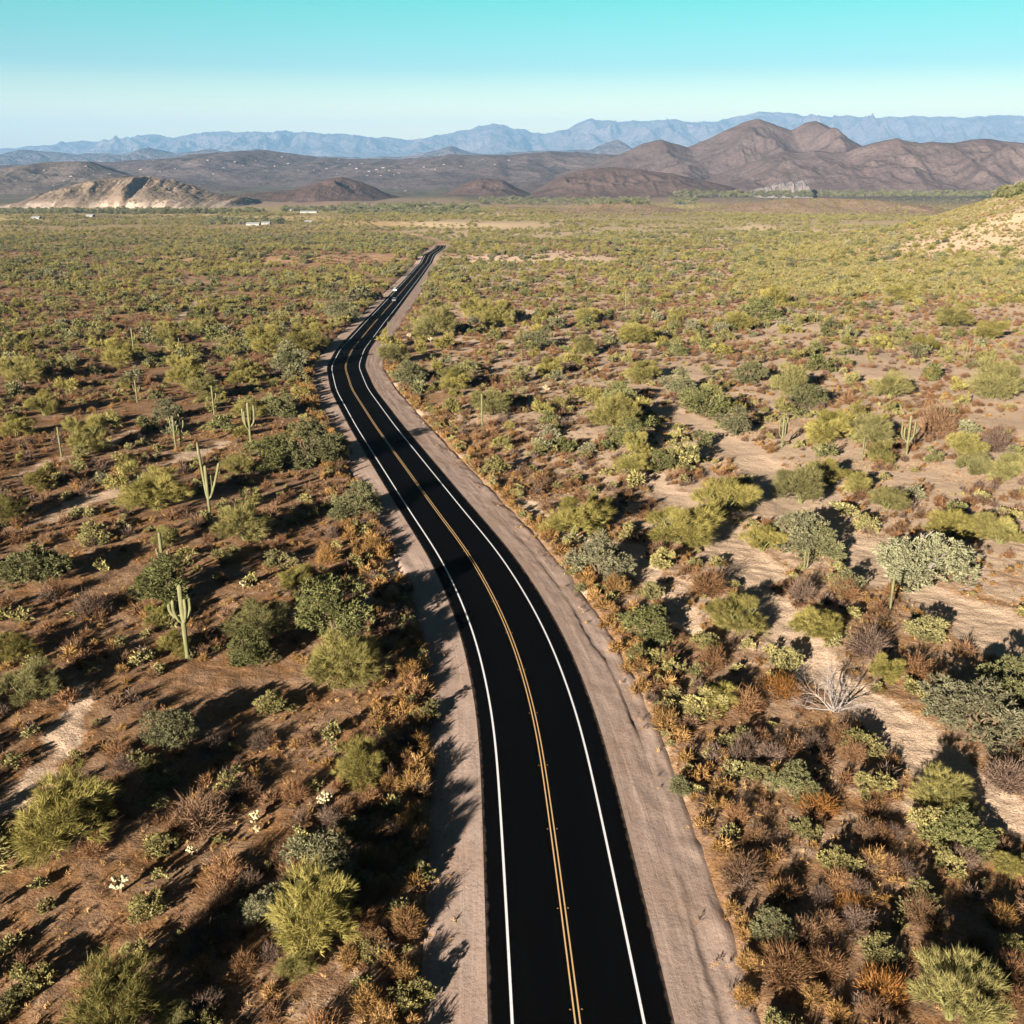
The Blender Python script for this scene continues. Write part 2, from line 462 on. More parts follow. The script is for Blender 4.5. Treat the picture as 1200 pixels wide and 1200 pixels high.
# ------------------------------------------------------------------ hills and mountains
def rock_mat(name, low, high, veg, vscale, vamt, strata=None, bs=1.0):
    m, nt, out = new_mat(name); g = N(nt); p = g.pos()
    n = g.noise(p, vscale * .12, 6, .62); n2 = g.noise(p, vscale * .6, 5, .65)
    c = g.mix(g.ramp(n, (.35, 0.), (.65, 1.)), low, high)
    c = g.mix(g.ramp(n2, (.3, .25), (.6, 0.)), c, tuple(v * .55 for v in low))
    v = g.voro(p, vscale)
    c = g.mix(g.ramp(v, (.18, vamt), (.42, 0.)), c, veg)
    h = g.math('ADD', n, g.math('MULTIPLY', n2, .4))
    nb = g.bump(h, .55 * bs, 6.0 / vscale)
    if strata:
        cl = g.attr('cliff')
        c = g.mix(cl, c, g.mix(g.ramp(g.noise(g.scale(p, (.05, .05, .004)), 1.0, 5, .7), (.4, 0.), (.6, 1.)), strata, tuple(min(1, x * 1.5) for x in strata)))
    g.pbr(out, c, .95, .03, nb); return m

HILLS = []
def hill(name, poly, D, depth, mat, seed, label, spur=.5, L=None, nx=300, nv=64, power=1.25, rough=.03, cliff=0, back=.6, kind='structure', base=None):
    px = np.array([p[0] for p in poly], float); py = np.array([p[1] for p in poly], float)
    sx = np.linspace(px[0], px[-1], nx)
    sy = np.interp(sx, px, py)
    sy = _smooth(sy, max(3, nx // 130) | 1)
    dx = (sx - 600) / FPX; dy = (600 - sy) / FPX
    t = D / (CP + dy * SP)
    X = dx * t; Zc = CAM_H + (-SP + dy * CP) * t
    L = L or depth * .5
    hgt0 = np.maximum(Zc - float(H(np.array(0.), np.array(D))), 1)
    Zc = Zc + (fbm(X / L * 3.2, X * 0, 5, seed + 3, .6) - .5) * rough * hgt0.max() * 2
    v = np.concatenate([np.linspace(-1, 0, int(nv * .7), endpoint=False), np.linspace(0, back, int(nv * .3))])
    VV, XX = np.meshgrid(v, X, indexing='ij')
    zc = np.broadcast_to(Zc, VV.shape)
    wob = (fbm(XX / (L * 2.5), XX * 0 + 1.5, 3, seed + 9) - .5) * depth * .5
    YY = D + VV * depth + wob
    zb = H(XX, YY) - 6 if base is None else np.full(XX.shape, base)
    av = np.abs(VV)
    q = np.clip(1 - av, 0, 1)
    rg = ridged(XX / L + .35 * fbm(XX / L, YY / L, 3, seed + 5), YY / (L * 1.7), 5, seed)
    env = np.clip(av * 3.0, 0, 1) * np.clip(q * 1.6, 0, 1)
    prof = q ** power
    prof = np.clip(prof + spur * (rg - .62) * env * 1.5, 0, 1.02)
    hgt = np.maximum(zc - zb, 0)
    ZZ = zb + hgt * prof
    attrs = {}
    if cliff:
        # the foot of the bluff breaks off as a pale cliff
        gul = fbm(XX / 20, YY / 160, 4, seed + 31)
        lim = hgt.max() * cliff * (.25 + 1.2 * fbm(XX / 110, XX * 0, 3, seed + 33)) * sstep(.3, .5, gul)
        big = np.exp(-((XX - X[int(nx * .60)] - av * 26) / 10) ** 2)
        YY = YY + ((gul - .5) * 95 + 70 * big) * q * (VV < 0); ZZ = ZZ - big * 16 * np.clip(q * 2.5, 0, 1) * np.clip(av * 3, 0, 1) * (VV < 0)
        attrs['cliff'] = ((VV < 0) * (1 - sstep(.75, 1.05, (ZZ - zb) / np.maximum(lim, 1))) * sstep(.0, 8., lim)).ravel()
    n, k = XX.shape
    i = np.arange(n * k).reshape(n, k)
    F = np.stack([i[:-1, :-1], i[:-1, 1:], i[1:, 1:], i[1:, :-1]], -1).reshape(-1, 4)
    V = np.stack([XX, YY, ZZ], -1).reshape(-1, 3)
    me = mesh_np(name, V, F, [mat], attrs, smooth=True)
    tag(obj(name, me), label, name.replace('_', ' '), kind=kind)
    HILLS.append(BVHTree.FromPolygons([tuple(q) for q in V.tolist()], [tuple(f) for f in F.tolist()]))

def cast(px, py):
    d = ray(px, py); o = Vector((0, 0, CAM_H)); dv = Vector(d).normalized()
    best = None
    for b in HILLS:
        h = b.ray_cast(o, dv)
        if h[0] is not None and (best is None or h[3] < best[1]): best = (h[0], h[3])
    g, t = hit(px, py, H); t *= np.linalg.norm(d)
    if best is None or t < best[1]: return Vector(g), t
    return best

far_rock = rock_mat('far_range_rock', (.062, .046, .046), (.105, .078, .074), (.034, .034, .03), .006, .5)
mid_rock = rock_mat('foothill_rock', (.058, .043, .043), (.096, .072, .068), (.026, .030, .022), .04, .85, bs=.5)
brown_rock = rock_mat('brown_mountain_rock', (.062, .043, .041), (.088, .064, .060), (.030, .027, .020), .10, .85, bs=.6)
red_rock = rock_mat('red_hill_rock', (.052, .033, .028), (.076, .050, .042), (.028, .025, .016), .11, .85, bs=.6)
tan_rock = rock_mat('tan_bluff_rock', (.098, .071, .052), (.135, .10, .075), (.05, .04, .026), .08, .55, (.16, .125, .10), bs=.3)
pale_rock = rock_mat('pale_plateau_rock', (.075, .058, .05), (.105, .082, .07), (.034, .032, .023), .05, .6, bs=.5)
white_rock = rock_mat('white_cliff_rock', (.075, .063, .062), (.125, .108, .106), (.03, .026, .024), .12, .7)
plain_red = rock_mat('low_rise_soil', (.135, .085, .06), (.18, .122, .088), (.085, .075, .035), .16, .9, bs=.3)

hill('mountains', [(-160, 180), (-60, 176), (0, 174), (40, 172), (90, 166), (130, 166), (160, 160), (183, 156), (205, 161), (245, 153), (290, 156), (330, 153), (350, 156), (400, 157),
     (440, 160), (490, 164), (530, 155), (560, 149), (577, 145), (600, 150), (640, 157), (660, 152), (690, 139), (720, 143), (780, 141), (830, 143), (850, 140), (890, 132),
     (915, 132), (945, 136), (1000, 137), (1030, 138), (1080, 136), (1130, 138), (1170, 135), (1200, 137), (1280, 134), (1400, 150)], 32000, 6000, far_rock, 100,
     'hazy blue mountain range on the horizon', .8, 1000, nx=900, nv=90, rough=.05)
hill('mountains', [(-160, 190), (-60, 186), (10, 181), (30, 175), (60, 177), (80, 181), (117, 178), (140, 183), (165, 172), (190, 180), (225, 178), (250, 174), (270, 180), (305, 174),
     (340, 182), (420, 184), (480, 183), (505, 178), (530, 170), (548, 178), (575, 181), (640, 176), (690, 176), (722, 163), (745, 176), (790, 180), (850, 184)], 15000, 2500, far_rock, 140,
     'nearer blue purple range of low peaks', .6, 700, nx=600, nv=70, rough=.07)
hill('hills', [(-160, 200), (60, 192), (100, 190), (150, 188), (200, 184), (250, 179), (307, 175), (345, 182), (400, 186), (480, 185), (540, 181), (600, 182), (640, 178), (700, 180), (760, 186), (840, 215)],
     6500, 1900, mid_rock, 160, 'dark purplish rolling foothills dotted with houses', .42, 420, nx=420, nv=90, power=1.0, rough=.08)
hill('hills', [(-160, 212), (-60, 204), (20, 196), (55, 190), (100, 189), (125, 199), (160, 207), (220, 214), (300, 222), (400, 232)], 4600, 800, pale_rock, 180,
     'pale flat topped plateau at the valley side', .35, 200, nx=240, nv=60, power=.9)
hill('hills', [(230, 236), (300, 226), (345, 222), (375, 212), (400, 207), (425, 215), (450, 228), (480, 238)], 3500, 360, red_rock, 190, 'dark red rounded hill in the valley', .5, 120, nx=220, nv=50, power=.95)
hill('hills', [(500, 234), (525, 226), (545, 214), (562, 208), (590, 211), (608, 221), (640, 233)], 3900, 340, red_rock, 200, 'small reddish hill in mid valley', .5, 110, nx=160, nv=50, power=.95)
hill('mountains', [(610, 212), (660, 203), (690, 195), (720, 184), (750, 170), (775, 163), (790, 167), (808, 172), (830, 165), (850, 153), (870, 144), (889, 139), (905, 145), (925, 153), (940, 145), (953, 141),
     (968, 148), (985, 160), (1008, 172), (1060, 190), (1120, 214)], 5200, 1100, brown_rock, 210, 'brown twin peaked mountain', .5, 330, nx=420, nv=100, power=1.15, rough=.025)
hill('mountains', [(760, 232), (800, 222), (840, 205), (880, 190), (915, 179), (950, 177), (985, 180), (1005, 172), (1030, 165), (1045, 163), (1075, 168), (1090, 166), (1115, 168), (1150, 162), (1165, 164), (1200, 169),
     (1260, 172), (1330, 185), (1420, 220)], 4400, 720, brown_rock, 230, 'brown scrub covered ridge in front of the twin peaks', .6, 230, nx=420, nv=90, power=1.05, rough=.03)
hill('hills', [(590, 236), (620, 226), (660, 206), (690, 198), (720, 196), (750, 199), (790, 204), (840, 215), (900, 232)], 3950, 430, red_rock, 250, 'low brown hill below the twin peaks', .5, 140, nx=260, nv=60, power=1.0)
hill('hills', [(-40, 252), (10, 246), (40, 236), (65, 225), (100, 213), (130, 208), (165, 206), (200, 211), (235, 222), (260, 227), (285, 232), (312, 246)], 3050, 270, tan_rock, 270,
     'tan bluff with pale eroded cliffs at its foot', .32, 60, nx=420, nv=130, power=.52, cliff=.34, rough=.04)
hill('hills', [(520, 256), (545, 250), (560, 246), (600, 243), (650, 244), (700, 237), (740, 236), (780, 242), (840, 250)], 2500, 210, plain_red, 290, 'low reddish rise beyond the road end', .4, 120, nx=240, nv=50, power=.8)
hill('hills', [(800, 250), (830, 243), (870, 238), (920, 233), (970, 232), (1020, 234), (1080, 240), (1140, 250)], 2550, 210, plain_red, 300, 'low pinkish rise on the plain below the brown ridge', .4, 130, nx=240, nv=50, power=.8)
hill('rock_face', [(868, 230), (885, 222), (897, 219), (908, 216), (925, 214), (940, 212), (947, 210), (949, 228)], 3640, 50, white_rock, 320, 'pale grey quarried rock face at the foot of the brown ridge', .9, 26, nx=120, nv=40, power=.35, rough=.12)

# ------------------------------------------------------------------ vegetation prototypes (unit width, base at z = 0)
def _unit(v): return v / (np.linalg.norm(v, axis=-1, keepdims=True) + 1e-9)
def crown_np(seed, lobes=11, sprays=26, blades=13, blen=.12, bwid=.008, height=.75, leafy=0.0, up=.55, spread=.55, skirt=.25, open_=.0, lobe_r=(.09, .24), whole=0):
    g = np.random.default_rng(seed)
    P, A, T = [], [], []
    an, st, sk = g.uniform(0, 6.28), g.uniform(.62, 1.0), g.normal(size=2) * .10
    if whole: st, sk = .9, sk * 0
    for l in range(lobes):
        az = 2 * math.pi * (l + g.random() * .8) / lobes * (1 if lobes < 6 else 1.618)
        rr = math.sqrt(g.random()) * .36
        zz = height * (g.uniform(.30, .78) if g.random() > skirt else g.uniform(.12, .35)) * (1 - .35 * (rr / .36) ** 2)
        u_, v_ = rr * math.cos(az), rr * math.sin(az) * st
        c = np.array([u_ * math.cos(an) - v_ * math.sin(an) + sk[0] * zz, u_ * math.sin(an) + v_ * math.cos(an) + sk[1] * zz, zz * g.uniform(.8, 1.12)])
        lr = g.uniform(*lobe_r)
        n = int(sprays * g.uniform(.7, 1.3))
        d = _unit(g.normal(size=(n, 3)) + np.array([0, 0, .35]))
        p = c + d * (lr * g.random((n, 1)) ** .45) * np.array([1, 1, .82])
        out = _unit(np.concatenate([p[:, :2], (p[:, 2:] - height * .25)], 1))
        a = _unit(out * .75 + d * .5 + np.array([0, 0, up]) + g.normal(size=(n, 3)) * .25)
        lt = g.uniform(.2, .8)
        P.append(p); A.append(a); T.append(np.clip(lt + g.normal(size=n) * .22, 0, 1))
    P, A, T = np.concatenate(P), np.concatenate(A), np.concatenate(T)
    n = len(P)
    Pb = np.repeat(P, blades, 0) + g.normal(size=(n * blades, 3)) * blen * .16
    Ab = _unit(np.repeat(A, blades, 0) + g.normal(size=(n * blades, 3)) * spread)
    Tb = np.clip(np.repeat(T, blades) + g.normal(size=n * blades) * .1, 0, 1)
    ln = blen * g.uniform(.5, 1.25, (n * blades, 1))
    W = _unit(np.cross(Ab, g.normal(size=(n * blades, 3)))) * bwid * g.uniform(.7, 1.4, (n * blades, 1))
    if leafy:
        m = Pb + Ab * ln * .5
        V = np.stack([Pb, m + W, Pb + Ab * ln, m - W], 1).reshape(-1, 3)
        F = np.arange(len(V)).reshape(-1, 4); T4 = np.repeat(Tb, 4)
    else:
        V = np.stack([Pb - W, Pb + W, Pb + Ab * ln], 1).reshape(-1, 3)
        F = np.arange(len(V)).reshape(-1, 3); T4 = np.repeat(Tb, 3)
    V[:, 2] = np.maximum(V[:, 2], .01)
    w = np.percentile(np.abs(V[:, :2]), 98)
    V[:, :2] *= .5 / w
    return V, F, T4
def brush_np(seed, stems=120, blades=6, height=.7, blen=.2, bwid=.012, open_=.5):
    """a dome of fine stems that all spring from the root"""
    g = np.random.default_rng(seed)
    cl = g.uniform(.2, .8, 9); ca = _unit(g.normal(size=(9, 3)))
    d = _unit(g.normal(size=(stems, 3)) * np.array([1, 1, .75]) + np.array([0, 0, .55])); d[:, 2] = np.abs(d[:, 2])
    k = np.argmax(d @ ca.T, 1)
    L = g.uniform(.55, 1.0, (stems, 1)) * (.8 + .35 * cl[k][:, None])
    tip = d * L * np.array([.5, .5, height])
    T = np.clip(cl[k] + g.normal(size=stems) * .2, 0, 1)
    n = stems * blades
    f = g.uniform(open_, 1, (n, 1))
    Pb = np.repeat(tip, blades, 0) * f + g.normal(size=(n, 3)) * .035
    Ab = _unit(np.repeat(d, blades, 0) + np.array([0, 0, .25]) + g.normal(size=(n, 3)) * .55)
    ln = blen * g.uniform(.5, 1.2, (n, 1))
    W = _unit(np.cross(Ab, g.normal(size=(n, 3)))) * bwid
    V = np.stack([Pb - W, Pb + W, Pb + Ab * ln], 1).reshape(-1, 3); V[:, 2] = np.maximum(V[:, 2], .01)
    return V, np.arange(len(V)).reshape(-1, 3), np.repeat(np.clip(np.repeat(T, blades) + g.normal(size=n) * .1, 0, 1), 3)

def trunk_mesh(name, seed, mat, n=5, h=.5, r=.03, leanout=.28):
    g = random.Random(seed); mb = MB()
    for k in range(n):
        a = 2 * math.pi * (k + g.random() * .7) / n
        pts = [(0.015 * math.cos(a), .015 * math.sin(a), -.03)]
        rad = [r]
        for i in range(1, 6):
            f = i / 5
            pts.append((math.cos(a) * leanout * f ** 1.2 + g.uniform(-.02, .02), math.sin(a) * leanout * f ** 1.2 + g.uniform(-.02, .02), h * f)); rad.append(r * (1 - .8 * f))
        mb.tube(pts, rad, 6)
        for b in range(3):
            i = g.randint(2, 4); p = Vector(pts[i]); q = p + Vector((g.uniform(-.14, .14), g.uniform(-.14, .14), g.uniform(.08, .2)))
            mb.tube([p, (p + q) / 2 + Vector((0, 0, .02)), q], [rad[i] * .7, rad[i] * .5, rad[i] * .15], 5)
    return mb.mesh(name, [mat])

M_PALO = leaf_mat('palo_verde_leaf', (.085, .074, .020), (.23, .194, .062), (.170, .158, .074), .25)
M_IRON = leaf_mat('ironwood_leaf', (.052, .053, .020), (.135, .132, .052), (.175, .158, .105), .18)
M_PALE = leaf_mat('pale_ironwood_leaf', (.13, .125, .072), (.24, .235, .145), (.2, .19, .11), .2)
M_JOJO = leaf_mat('jojoba_leaf', (.075, .067, .026), (.235, .200, .080), (.165, .150, .070), .15)
M_GOLD = leaf_mat('golden_dry_brush', (.12, .064, .022), (.27, .165, .068), (.20, .108, .036), .25)
M_BROWN = leaf_mat('brown_dry_twig', (.07, .035, .018), (.165, .090, .045), (.12, .078, .052), .1)
M_RUST = leaf_mat('rust_dry_grass', (.11, .048, .015), (.20, .095, .03), (.17, .08, .025), .2)
M_PURP = leaf_mat('grey_purple_twig', (.052, .034, .025), (.125, .086, .066), (.10, .066, .048), .1)
M_STRAW = leaf_mat('straw_grass', (.18, .105, .045), (.34, .22, .10), (.36, .2, .07), .25)
M_BARK = simple_mat('desert_bark', (.085, .062, .038), .9, .05)
M_DEAD = simple_mat('bleached_dead_wood', (.17, .145, .135), .85, .05)

def mk(name, data, mat): return mesh_np(name, data[0], data[1], [mat], dict(tone=data[2]))
PROTO = {}
PROTO['P_hi'] = [mk('palo_verde_crown', crown_np(s, 14 + s % 4, 54, 25, .088, .0027, .90, up=.5, spread=.42), M_PALO) for s in range(6)]
PROTO['P_lo'] = [mk('palo_verde_crown_small', crown_np(s + 20, 9, 17, 7, .16, .015, .86, up=.5, spread=.5), M_PALO) for s in range(5)]
PROTO['M_hi'] = [mk('ironwood_crown', crown_np(s + 40, 16, 62, 18, .05, .0058, .80, leafy=1, up=.2, spread=.8), M_IRON) for s in range(5)]
PROTO['M_lo'] = [mk('ironwood_crown_small', crown_np(s + 50, 9, 18, 6, .13, .022, .80, leafy=1, up=.2, spread=.8), M_IRON) for s in range(4)]
PROTO['C_hi'] = [mk('jojoba_foliage', crown_np(s + 60, 12, 36, 13, .07, .0105, .72, leafy=1, up=.7, spread=.55, skirt=.45), M_JOJO) for s in range(5)]
PROTO['C_lo'] = [mk('jojoba_foliage_small', crown_np(s + 70, 8, 12, 6, .15, .03, .72, leafy=1, up=.7, spread=.6, skirt=.45), M_JOJO) for s in range(4)]
PROTO['G_hi'] = [mk('golden_brush_stems', brush_np(s + 80, 230, 8, .72, .17, .011), M_GOLD) for s in range(5)]
PROTO['G_lo'] = [mk('golden_brush_stems_small', brush_np(s + 90, 60, 5, .72, .24, .026), M_GOLD) for s in range(4)]
PROTO['B_hi'] = [mk('dry_shrub_twigs', brush_np(s + 100, 260, 8, .68, .19, .007, .25), M_BROWN if s % 5 < 3 else M_PURP) for s in range(5)]
PROTO['B_lo'] = [mk('dry_shrub_twigs_small', brush_np(s + 110, 60, 6, .62, .26, .018, .3), M_BROWN if s % 4 < 3 else M_PURP) for s in range(4)]
PROTO['R_hi'] = [mk('rust_grass_blades', brush_np(s + 120, 420, 8, .34, .13, .006, .15), M_RUST) for s in range(2)]
PROTO['T_lo'] = [mk('straw_tuft_blades', brush_np(s + 130, 26, 4, .8, .4, .035, .1), M_STRAW if s % 3 else M_BROWN) for s in range(5)]
PROTO['W_hi'] = [mk('pale_ironwood_crown', crown_np(s + 140, 18, 70, 18, .045, .006, .72, leafy=1, up=.1, spread=.9, lobe_r=(.16, .24), whole=1), M_PALE) for s in range(1)]
TRUNK = {'P': [trunk_mesh('palo_verde_trunk', s, simple_mat('green_bark', (.085, .085, .03)), 5, .5, .022) for s in range(2)],
         'M': [trunk_mesh('ironwood_trunk', s + 5, M_BARK, 4, .5, .03) for s in range(2)],
         'W': [trunk_mesh('pale_trunk', 9, M_DEAD, 4, .5, .028)]}

KIND = {  # name, category, adjective for labels, height ratio, part name
    'P': ('palo_verde_tree', 'tree', 'yellow-green palo verde', .92, 'crown'),
    'M': ('ironwood_tree', 'tree', 'grey-green ironwood', .86, 'crown'),
    'W': ('pale_ironwood_tree', 'tree', 'pale silvery ironwood', .72, 'crown'),
    'C': ('jojoba_shrub', 'shrub', 'olive jojoba shrub', .75, 'foliage'),
    'G': ('golden_brush', 'shrub', 'golden dry brush', .72, 'stems'),
    'B': ('dry_shrub', 'shrub', 'brown leafless shrub', .68, 'twigs'),
    'R': ('rust_grass_clump', 'grass', 'rust-coloured grass clump', .34, 'blades'),
}

# ------------------------------------------------------------------ hand-placed plants (photo position, apparent width in pixels)
MAN = """P 25 433 45|P 50 472 40|P 17 497 38|P 100 507 56|P 37 427 30|P 80 447 28|P 213 433 50|P 240 450 45|P 283 437 32|M 337 418 42|M 327 473 40|P 293 478 32|M 197 480 35
M 362 522 70|M 313 527 60|P 382 522 45|P 277 543 35|P 181 574 64|P 153 547 28|P 137 413 40|P 110 387 22|M 253 390 28|P 193 387 35|M 307 397 40|P 363 393 42|P 353 457 24
M 38 655 76|P 10 590 46|M 196 678 76|P 285 610 64|B 105 708 46|B 68 690 32|P 18 755 44|P 28 800 62|G 83 763 28|C 120 663 22|C 110 625 32|P 133 562 30|C 265 650 32|P 305 716 72|M 288 757 62|G 235 745 24|C 195 725 26|B 155 815 24
M 420 585 56|P 358 675 52|M 393 722 80 1.4|P 404 768 82 1.35|C 320 824 38|G 480 783 34|G 454 830 26|G 492 836 22|G 437 637 32|G 448 649 22|G 384 650 30|C 330 652 32
P 74 950 108 1.2|B 235 950 74|B 108 990 38|C 172 1060 38|B 265 1022 50|P 131 1172 108 1.25|M 312 1062 56|P 366 1070 96 1.3|P 348 1127 42|P 198 1190 42|C 30 1150 55
C 412 970 38|G 425 920 26|G 457 917 32|G 487 914 42|G 490 867 32|G 484 952 30|B 440 873 32|G 478 1077 42|G 475 1140 36|G 452 1185 42|G 408 1118 32|G 455 1120 26|G 440 800 20|G 470 845 22|G 462 880 24
P 672 602 66|P 696 621 20|M 702 652 66|M 681 687 16|C 772 655 33|C 763 690 31|P 795 608 76|P 850 582 62|P 894 629 46|M 935 617 78|M 967 635 52|M 754 728 56|C 754 763 33|P 868 716 68|B 830 681 52|C 833 751 36|B 833 772 42|C 818 824 50|C 804 634 22|C 786 780 28
G 635 611 26|G 658 643 24|G 667 655 24|G 699 696 22|G 707 707 26|G 722 684 34|G 713 728 28|G 722 757 24|G 751 803 28|G 783 798 24|G 780 841 34|G 690 670 20|G 645 625 20|G 735 780 22|G 797 860 26|G 805 885 24
P 940 565 62|P 1040 582 42|P 1007 565 36|C 987 594 27|P 1118 611 52|P 1174 617 56|W 1088 652 96|P 958 722 54|C 1092 737 46|B 1019 751 56|R 917 806 60|B 873 821 46|M 1152 828 120|M 1192 800 90|C 1015 610 32|C 923 772 34|B 990 690 40|B 1075 780 48|G 1045 690 22|B 940 690 40
P 1104 923 72|C 1101 967 56|C 1025 920 46|C 1013 867 42|C 946 970 30|C 978 1005 38|G 1022 1007 42|C 859 972 28|B 870 1016 54|M 900 1083 52|B 923 1127 78|C 1031 1110 46|P 1118 1159 112|C 1077 1054 46|C 917 1197 42|R 1037 1156 70|G 876 1124 30|G 873 1165 30|G 1174 1072 42|C 1194 1107 34|P 1185 1010 32|M 929 917 50|C 857 866 26|M 795 917 32|G 822 905 26|G 834 940 26|G 850 990 28|R 960 940 60|R 1000 1060 50|B 985 860 36|B 1180 905 60|B 905 880 36|B 970 1080 40
M 946 460 42|P 972 498 56|P 1025 501 50|P 1045 449 42|P 1165 443 62|P 923 443 46|M 879 434 38|P 1139 519 42|P 1141 541 40|P 1185 542 52|P 975 550 46|P 862 571 34|B 996 466 27|B 1100 490 52|B 1168 515 46|M 865 492 42
P 690 367 32|P 745 389 38|M 655 376 26|M 634 393 36|P 687 402 33|P 669 417 28|P 754 431 40|P 643 428 33|P 611 437 28|P 687 456 29|M 727 460 40|P 722 484 56|M 739 506 46|P 576 469 46|P 637 475 30|M 643 487 27|P 590 516 28|P 535 440 36|M 548 428 20|C 579 545 31|M 797 446 40|M 827 469 56|C 803 533 50|P 739 542 38|C 745 560 28|C 795 510 24
P 462 412 34|P 505 375 48|P 452 397 28|M 480 435 40|P 547 430 30|P 532 444 34|P 580 362 46|P 555 360 30|P 520 400 24|M 392 360 30|M 407 365 30|M 420 342 28|M 335 420 36|P 362 397 45|P 311 397 46|M 455 317 18|M 330 475 30|P 870 375 32|P 905 345 36|M 890 360 40|P 1060 340 34|P 1120 370 36|P 1165 385 34|P 1090 400 32"""
items = []       # dicts: kind, x, y, w (metres), hand
def add_hand(k, px, py, wp):
    hr = KIND[k][3]
    p, t = hit(px, py); w = 3.0
    for _ in range(3):
        zc = p[1] * CP - (p[2] - CAM_H) * SP
        w = wp * zc / FPX
        p, t = hit(px, py, H, dz=hr * w * .42)
    items.append(dict(k=k, x=p[0], y=p[1], w=w, hand=1, px=px, py=py))
for row in MAN.split('\n'):
    for it in row.split('|'):
        k, a, b, c, *hm = it.split(); add_hand(k, float(a), float(b), float(c)); items[-1]['hm'] = float(hm[0]) if hm else 1.0
HB = [(i['x'], i['y'], i['w'] * .5) for i in items if i['k'] in 'PMW']
for a_, b_, r_ in ((978, 834, 2.6), (978, 850, 1.8), (381, 945, 1.2), (299, 964, 1.2), (301, 978, .8), (225, 1002, .9), (142, 1046, 1.2), (220, 775, 1.2), (246, 606, 1.2), (1062, 535, 2.), (916, 526, 1.5), (1043, 716, 1.), (294, 523, 1.2), (206, 527, 1.), (213, 525, 1.), (1131, 428, 1.5), (733, 364, 1.5), (72, 536, 1.)):
    q_ = hit(a_, b_)[0]; HB.append((q_[0], q_[1], r_))
HB = np.array(HB)

# ------------------------------------------------------------------ scattered plants
def wedge(rmin, rmax, dens, amin=-38, amax=33):
    a0, a1 = R(amin), R(amax)
    area = (rmax ** 2 - rmin ** 2) * .5 * (a1 - a0)
    n = int(area * dens)
    r = np.sqrt(RNG.uniform(rmin ** 2, rmax ** 2, n)); a = RNG.uniform(a0, a1, n)
    return r * np.sin(a), r * np.cos(a)
def scatter(k, rmin, rmax, dens, wlo, whi, cl=20., thr=.0, avoid=0.0, seed=0, verge=8.5, amin=None, amax=None, washmax=.3):
    if amin is None: amin, amax = (-68, 66) if rmax < 320 else (-44, 40)
    x, y = wedge(rmin, rmax, dens, amin, amax)
    d = rd(x, y)
    ok = ((d < -verge) | (d > verge + 1.6)) | (y > ROAD_Y[-1])
    cn = fbm(x / cl, y / cl, 3, seed + 200)
    ok &= RNG.random(len(x)) < sstep(thr - .12, thr + .12, cn)
    if rmin < 700: ok &= wash(x, y) < washmax
    hbp = hill_bump(x, y)
    ok &= ~((hbp > 14) & (RNG.random(len(x)) < .6)) & ~((hbp > 34) & (whi > 4))
    ok &= ~((d > 30) & (y < 900) & (whi > 4) & (RNG.random(len(x)) < .22))
    x, y = x[ok], y[ok]
    w = RNG.uniform(0, 1, len(x)) ** 1.4 * (whi - wlo) + wlo
    if avoid:
        dd = np.sqrt((x[:, None] - HB[None, :, 0]) ** 2 + (y[:, None] - HB[None, :, 1]) ** 2) if rmin < 700 else None
        if dd is not None:
            keep = (dd > HB[None, :, 2] * avoid + w[:, None] * .5 * avoid).all(1)
            x, y, w = x[keep], y[keep], w[keep]
    for a in zip(x.tolist(), y.tolist(), w.tolist()): items.append(dict(k=k, x=a[0], y=a[1], w=a[2], hand=0))

scatter('P', 34, 170, .0026, 2.6, 5.0, avoid=1.0, seed=1, verge=13)
scatter('P', 170, 300, .0085, 1.8, 4.8, thr=.44, avoid=.8, seed=2, verge=11)
scatter('P', 300, 620, .0175, 1.9, 5.2, thr=.44, avoid=.6, seed=3, verge=9.5)
scatter('P', 620, 1500, .0165, 2.4, 5.6, 40, .44, seed=4, verge=9, amin=-34, amax=32)
scatter('P', 1500, 2500, .0075, 3.4, 6.5, 90, .42, seed=5, amin=-32, amax=31)
scatter('M', 34, 170, .0020, 2.5, 5.0, avoid=1.0, seed=6, verge=13)
scatter('M', 170, 300, .0035, 2.5, 5.2, thr=.46, avoid=.8, seed=7, verge=11)
scatter('M', 300, 620, .0048, 2.8, 5.8, thr=.42, avoid=.6, seed=8, verge=9.5)
scatter('M', 620, 1600, .0042, 3.5, 7.0, 60, .44, seed=9, amin=-34, amax=32)
for k, dn, lo, hi, s in (('C', .055, .6, 2.3, 20), ('B', .19, .5, 2.5, 22), ('G', .11, .4, 1.4, 24)):
    scatter(k, 30, 260, dn, lo, hi, 14., .45, .8, s, 9.0)
    scatter(k, 260, 620, dn * (.42 if k == 'B' else .22), lo * 1.8, hi * 1.2, 24., .42, .7, s + 1, 9.0)
scatter('G', 500, 1150, .05, 1.0, 2.2, 30, .36, seed=33, amin=12, amax=38)
scatter('C', 540, 1150, .17, 1.3, 3.0, 30, .28, seed=30, amin=12, amax=38)
scatter('B', 620, 1300, .022, 1.6, 3.4, 40, .44, seed=28, amin=-33, amax=31)
# golden brush crowds the verges
for sgn, lo, hi in ((-1, 9.0, 13.5), (1, 10.6, 14.5)):
    for y in np.arange(36, 330, .42):
        if RNG.random() < .75 * (1 - .0012 * y):
            o = sgn * (lo + (hi - lo) * RNG.random() ** 1.6); t = float(np.interp(y, ROAD_Y, _th)); x = float(np.interp(y, ROAD_Y, ROAD_X)) + o * math.cos(t)
            yy = y - o * math.sin(t)
            if wash(np.array(x), np.array(yy)) > .5: continue
            items.append(dict(k='G' if RNG.random() < .72 else ('B' if RNG.random() < .6 else 'C'), x=x, y=yy, w=float(RNG.uniform(.7, 2.3 if sgn < 0 else 1.8)), hand=0))

